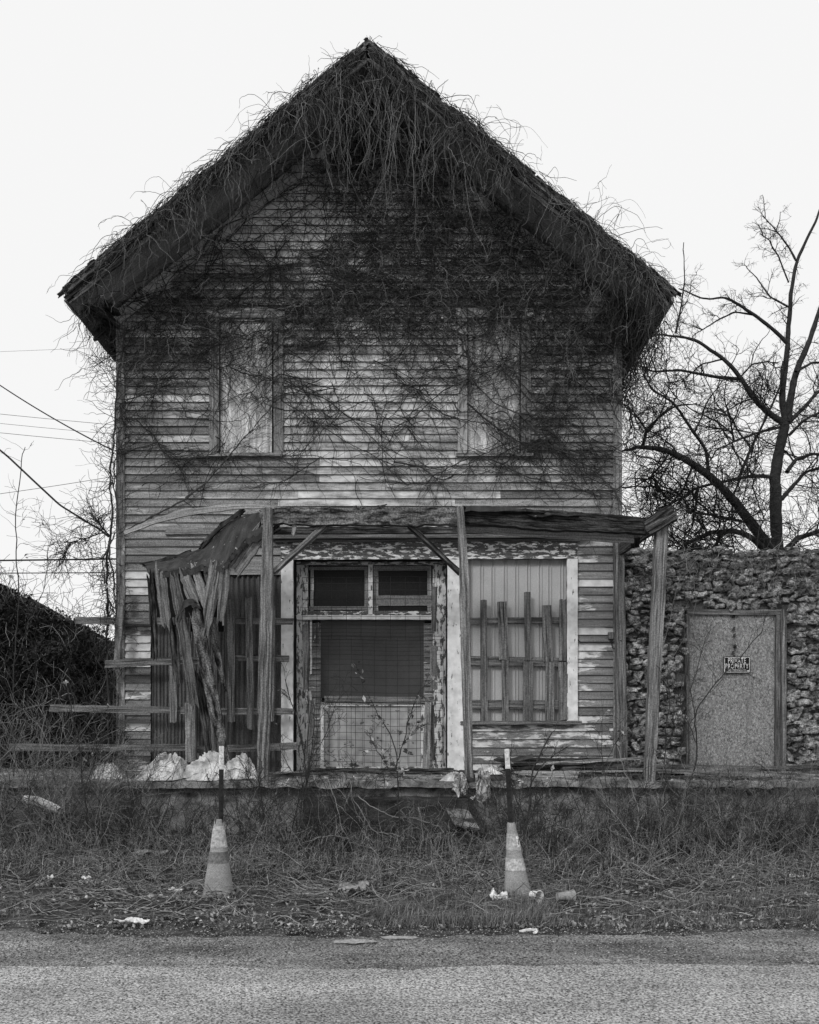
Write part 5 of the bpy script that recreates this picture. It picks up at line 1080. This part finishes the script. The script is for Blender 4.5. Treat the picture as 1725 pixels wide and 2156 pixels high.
sapling([[(1400, 1760), (1402, 1690), (1398, 1590), (1410, 1480), (1405, 1400)], [(1400, 1650), (1440, 1560), (1448, 1500)]], 10.1, .010, 'upright sapling beside the right porch post', 34, .032)
sapling([[(182, 1810), (180, 1700), (170, 1600), (150, 1500), (140, 1440)], [(176, 1680), (200, 1600), (215, 1520)]], 8.9, .010, 'bare sapling at left below the small sack', 40, .03, 14)
sapling([[(280, 1790), (275, 1700), (262, 1620)], [(276, 1710), (300, 1650), (340, 1600)]], 9.0, .007, 'small bare sapling below the peaked sacks', 24, .026)
sapling([[(555, 1790), (550, 1720), (545, 1660), (550, 1600)], [(550, 1700), (530, 1650), (500, 1600)]], 9.2, .012, 'dark sapling beside the left porch post foot', 26, .026)
# the dangling seed pod twig at far left
sapling([[(30, 1700), (28, 1400), (40, 1250), (30, 1100), (45, 960), (52, 940)], [(28, 1400), (90, 1250), (110, 1120), (80, 1080)]], 11.2, .010, 'tall thin sapling at the far left edge against the sky', 30, .04, 6)

# ================================================================== VERGE VEGETATION
def blades(n, xr, yf, hf, wd, lean, name, mt, label, zf=gz, cat='grass'):
    x = R.uniform(*xr, n); y = yf(n); k = np.ones(n, bool)
    cl = fbm(np.stack((x, y, x * 0), -1), 2.2, 33); hf_ = hf(x, y, cl); k = hf_ > .02; x, y, cl, h = x[k], y[k], cl[k], hf_[k]; n = len(x)
    h = h * R.uniform(.45, 1.1, n); z0 = zf(x, y) - .01; az = R.uniform(0, 2 * np.pi, n); ln = np.abs(R.normal(size=n)) * lean * h
    d = np.stack((np.cos(az), np.sin(az), 0 * az), -1); s = np.stack((-np.sin(az + .6), np.cos(az + .6), 0 * az), -1) * wd
    p = np.stack((x, y, z0), -1); P1 = p + d * (ln * .35)[:, None] + np.stack((0 * h, 0 * h, h * .6), -1); P2 = p + d * ln[:, None] + np.stack((0 * h, 0 * h, h * np.clip(1 - .45 * ln / h, .1, 1)), -1)
    V = np.stack((p - s, p + s, P1 + s * .7, P1 - s * .7, P2), 1); i = np.arange(n)[:, None] * 5
    b = MB(); b.add(V, np.concatenate((i, i + 1, i + 2, i + 3), 1), np.concatenate((i + 3, i + 2, i + 4), 1), a=np.repeat(R.random(n) ** 2.2, 5)); o = b.build(name, mt); tag(o, label, cat, kind='stuff'); return o
def nostep(x, y): return ~((x > -1.3) & (x < .75) & (y > 9.45))
blades(30000, (-5.6, 5.6), lambda n: 6.55 + 3.8 * R.random(n) ** .8, lambda x, y, c: np.where(nostep(x, y), (.04 + .19 * np.clip((y - 6.9) / 3, 0, 1)) * np.clip(1 + .9 * c, 0, 2) * np.clip((y - 6.5 - .55 * np.clip((-x) / 2, 0, 1)) / .5, 0, 1) * np.clip(.7 + 1.9 * noise(np.stack((x, y, x * 0), -1), 1.1, 71), .04, 1.5), .04 * (c > .3)), .0046, 1.1, 'dead_grass', m_grass, 'dead grass and weeds covering the bank below the porch')
blades(26000, (-1.2, 5.2), lambda n: 6.28 + .95 * R.random(n) ** 1.1, lambda x, y, c: .075 * np.clip(1.1 + 1.2 * c, 0, 2) * np.clip((x + 1.0) / .8, 0, 1), .0022, .8, 'short_grass', m_green, 'short living grass along the right edge of the road')
blades(5000, (-4, 0), lambda n: 6.5 + 1.2 * R.random(n), lambda x, y, c: .06 * (c > .1), .0025, .9, 'sparse_grass', m_green, 'sparse short grass tufts on the left bare verge')
# matted stalks
n = 6500; x = R.uniform(-5, 5, n); y = 6.4 + 3.7 * R.random(n); z_ = gz(x, y) + .01 + .05 * R.random(n) * np.clip((y - 6.4), .2, 1); az = R.normal(size=n) * .7
h = strands(np.stack((x, y, z_), -1), np.stack((np.cos(az) * np.where(R.random(n) < .5, 1, -1), np.sin(az), R.normal(size=n) * .15 + .1), -1), 10, R.uniform(.012, .05, n), .16, .02); h[..., 2] = np.maximum(h[..., 2], gz(h[..., 0], h[..., 1]) + .004)
b = MB(); b.tubes(h, np.linspace(1, .5, 10)[None] * R.uniform(.002, .005, (n, 1)), 3); tag(b.build('fallen_stalks', m_weed), 'matted fallen stalks and twigs lying on the verge', 'twigs', kind='stuff')
# standing weed stems
def stems(n, xr, yr, H0, H1, name, label, mt, wob=.12, r=.0032, kids=5, seed=0):
    x = R.uniform(*xr, n); y = R.uniform(*yr, n); k = nostep(x, y) | (R.random(n) < .08); x, y = x[k], y[k]; n = len(x); H = R.uniform(H0, H1, n)
    h = strands(np.stack((x, y, gz(x, y)), -1), np.stack((R.normal(size=n) * .45, R.normal(size=n) * .35, np.ones(n)), -1), 14, H / 13, wob, .015); h[..., 1] = np.minimum(h[..., 1], 10.36 + 2 * (h[..., 2] > DZ + .05)); b = MB(); b.tubes(h, np.linspace(1, .4, 14)[None] * R.uniform(.6, 1.3, (n, 1)) * r, 3)
    o, _, _ = offshoots(h, n * kids, 8, R.uniform(.012, .04, n * kids), .22, .6, .01); b.tubes(o, r * .5, 3); o, _, _ = offshoots(o, n * kids, 6, .02, .25, .7); b.tubes(o, r * .4, 3); tag(b.build(name, mt), label, 'weeds', kind='stuff')
stems(520, (-5.5, 5.6), (8.6, 10.35), .25, .8, 'weed_stems', 'dry weed stems standing against the porch foundation', m_weed, kids=6)
stems(430, (-5.5, 5.6), (8.6, 10.36), .4, 1.2, 'tall_weeds', 'tall dark bare weed stems along the porch edge', m_vine, r=.0045)
stems(420, (-5.2, 5.2), (7.2, 8.8), .12, .42, 'low_weeds', 'low dry weed stalks in the middle of the verge', m_weed, r=.0026, kids=5)
stems(190, (2.0, 5.6), (9.0, 10.3), .5, 1.25, 'brambles', 'arching pale brambles below the stone doorway', m_vinep, wob=.16, r=.004, kids=4)
stems(150, (-5.6, -3.2), (8.8, 10.2), .5, 1.5, 'left_brambles', 'arching pale brambles in front of the ivy thicket', m_vinep, wob=.16, r=.0045, kids=6)
# arching canes over the steps
b = MB()
for pl in ([(690, 1640), (720, 1740), (760, 1830), (790, 1860)], [(735, 1640), (745, 1690), (790, 1750), (860, 1765)], [(755, 1680), (830, 1720), (905, 1730), (935, 1755)], [(560, 1850), (620, 1780), (700, 1760), (800, 1790)], [(880, 1700), (890, 1760), (880, 1830)], [(1300, 1570), (1345, 1700), (1340, 1760), (1400, 1830)]):
    q = poly([(x_, y_, 8.9) for x_, y_ in pl], 30, .03); b.tubes(q, .0048, 4, .9); o, _, _ = offshoots(q[None], 12, 9, .03, .2, .7); b.tubes(o, .0025, 3)
tag(b.build('bramble_canes', m_vinep), 'pale bramble canes arching across the steps', 'brambles', kind='stuff')
# dead leaves on the ground
n = 15000; x = R.uniform(-5.5, 5.5, n); y = 6.25 + 4.1 * R.random(n) ** 1.1; k = fbm(np.stack((x, y, x * 0), -1), 1.4, 44) > -.5; x, y = x[k], y[k]; b = MB(); leaves(b, np.stack((x, y, gz(x, y) + .012), -1), .009, .026); tag(b.build('leaf_litter', m_leaf), 'dead leaves scattered over the verge', 'leaves', kind='stuff')
n = 900; x = R.uniform(-4.5, 5, n); y = R.uniform(10.45, 11.9, n); b = MB(); leaves(b, np.stack((x, y, x * 0 + DZ + .012), -1), .01, .03); tag(b.build('porch_leaves', m_leaf), 'dead leaves scattered over the porch slab', 'leaves', kind='stuff')

for o in bpy.data.objects:
    if '_o' in o: del o['_o']
for m in bpy.data.materials:
    if 'vm' in m: del m['vm']
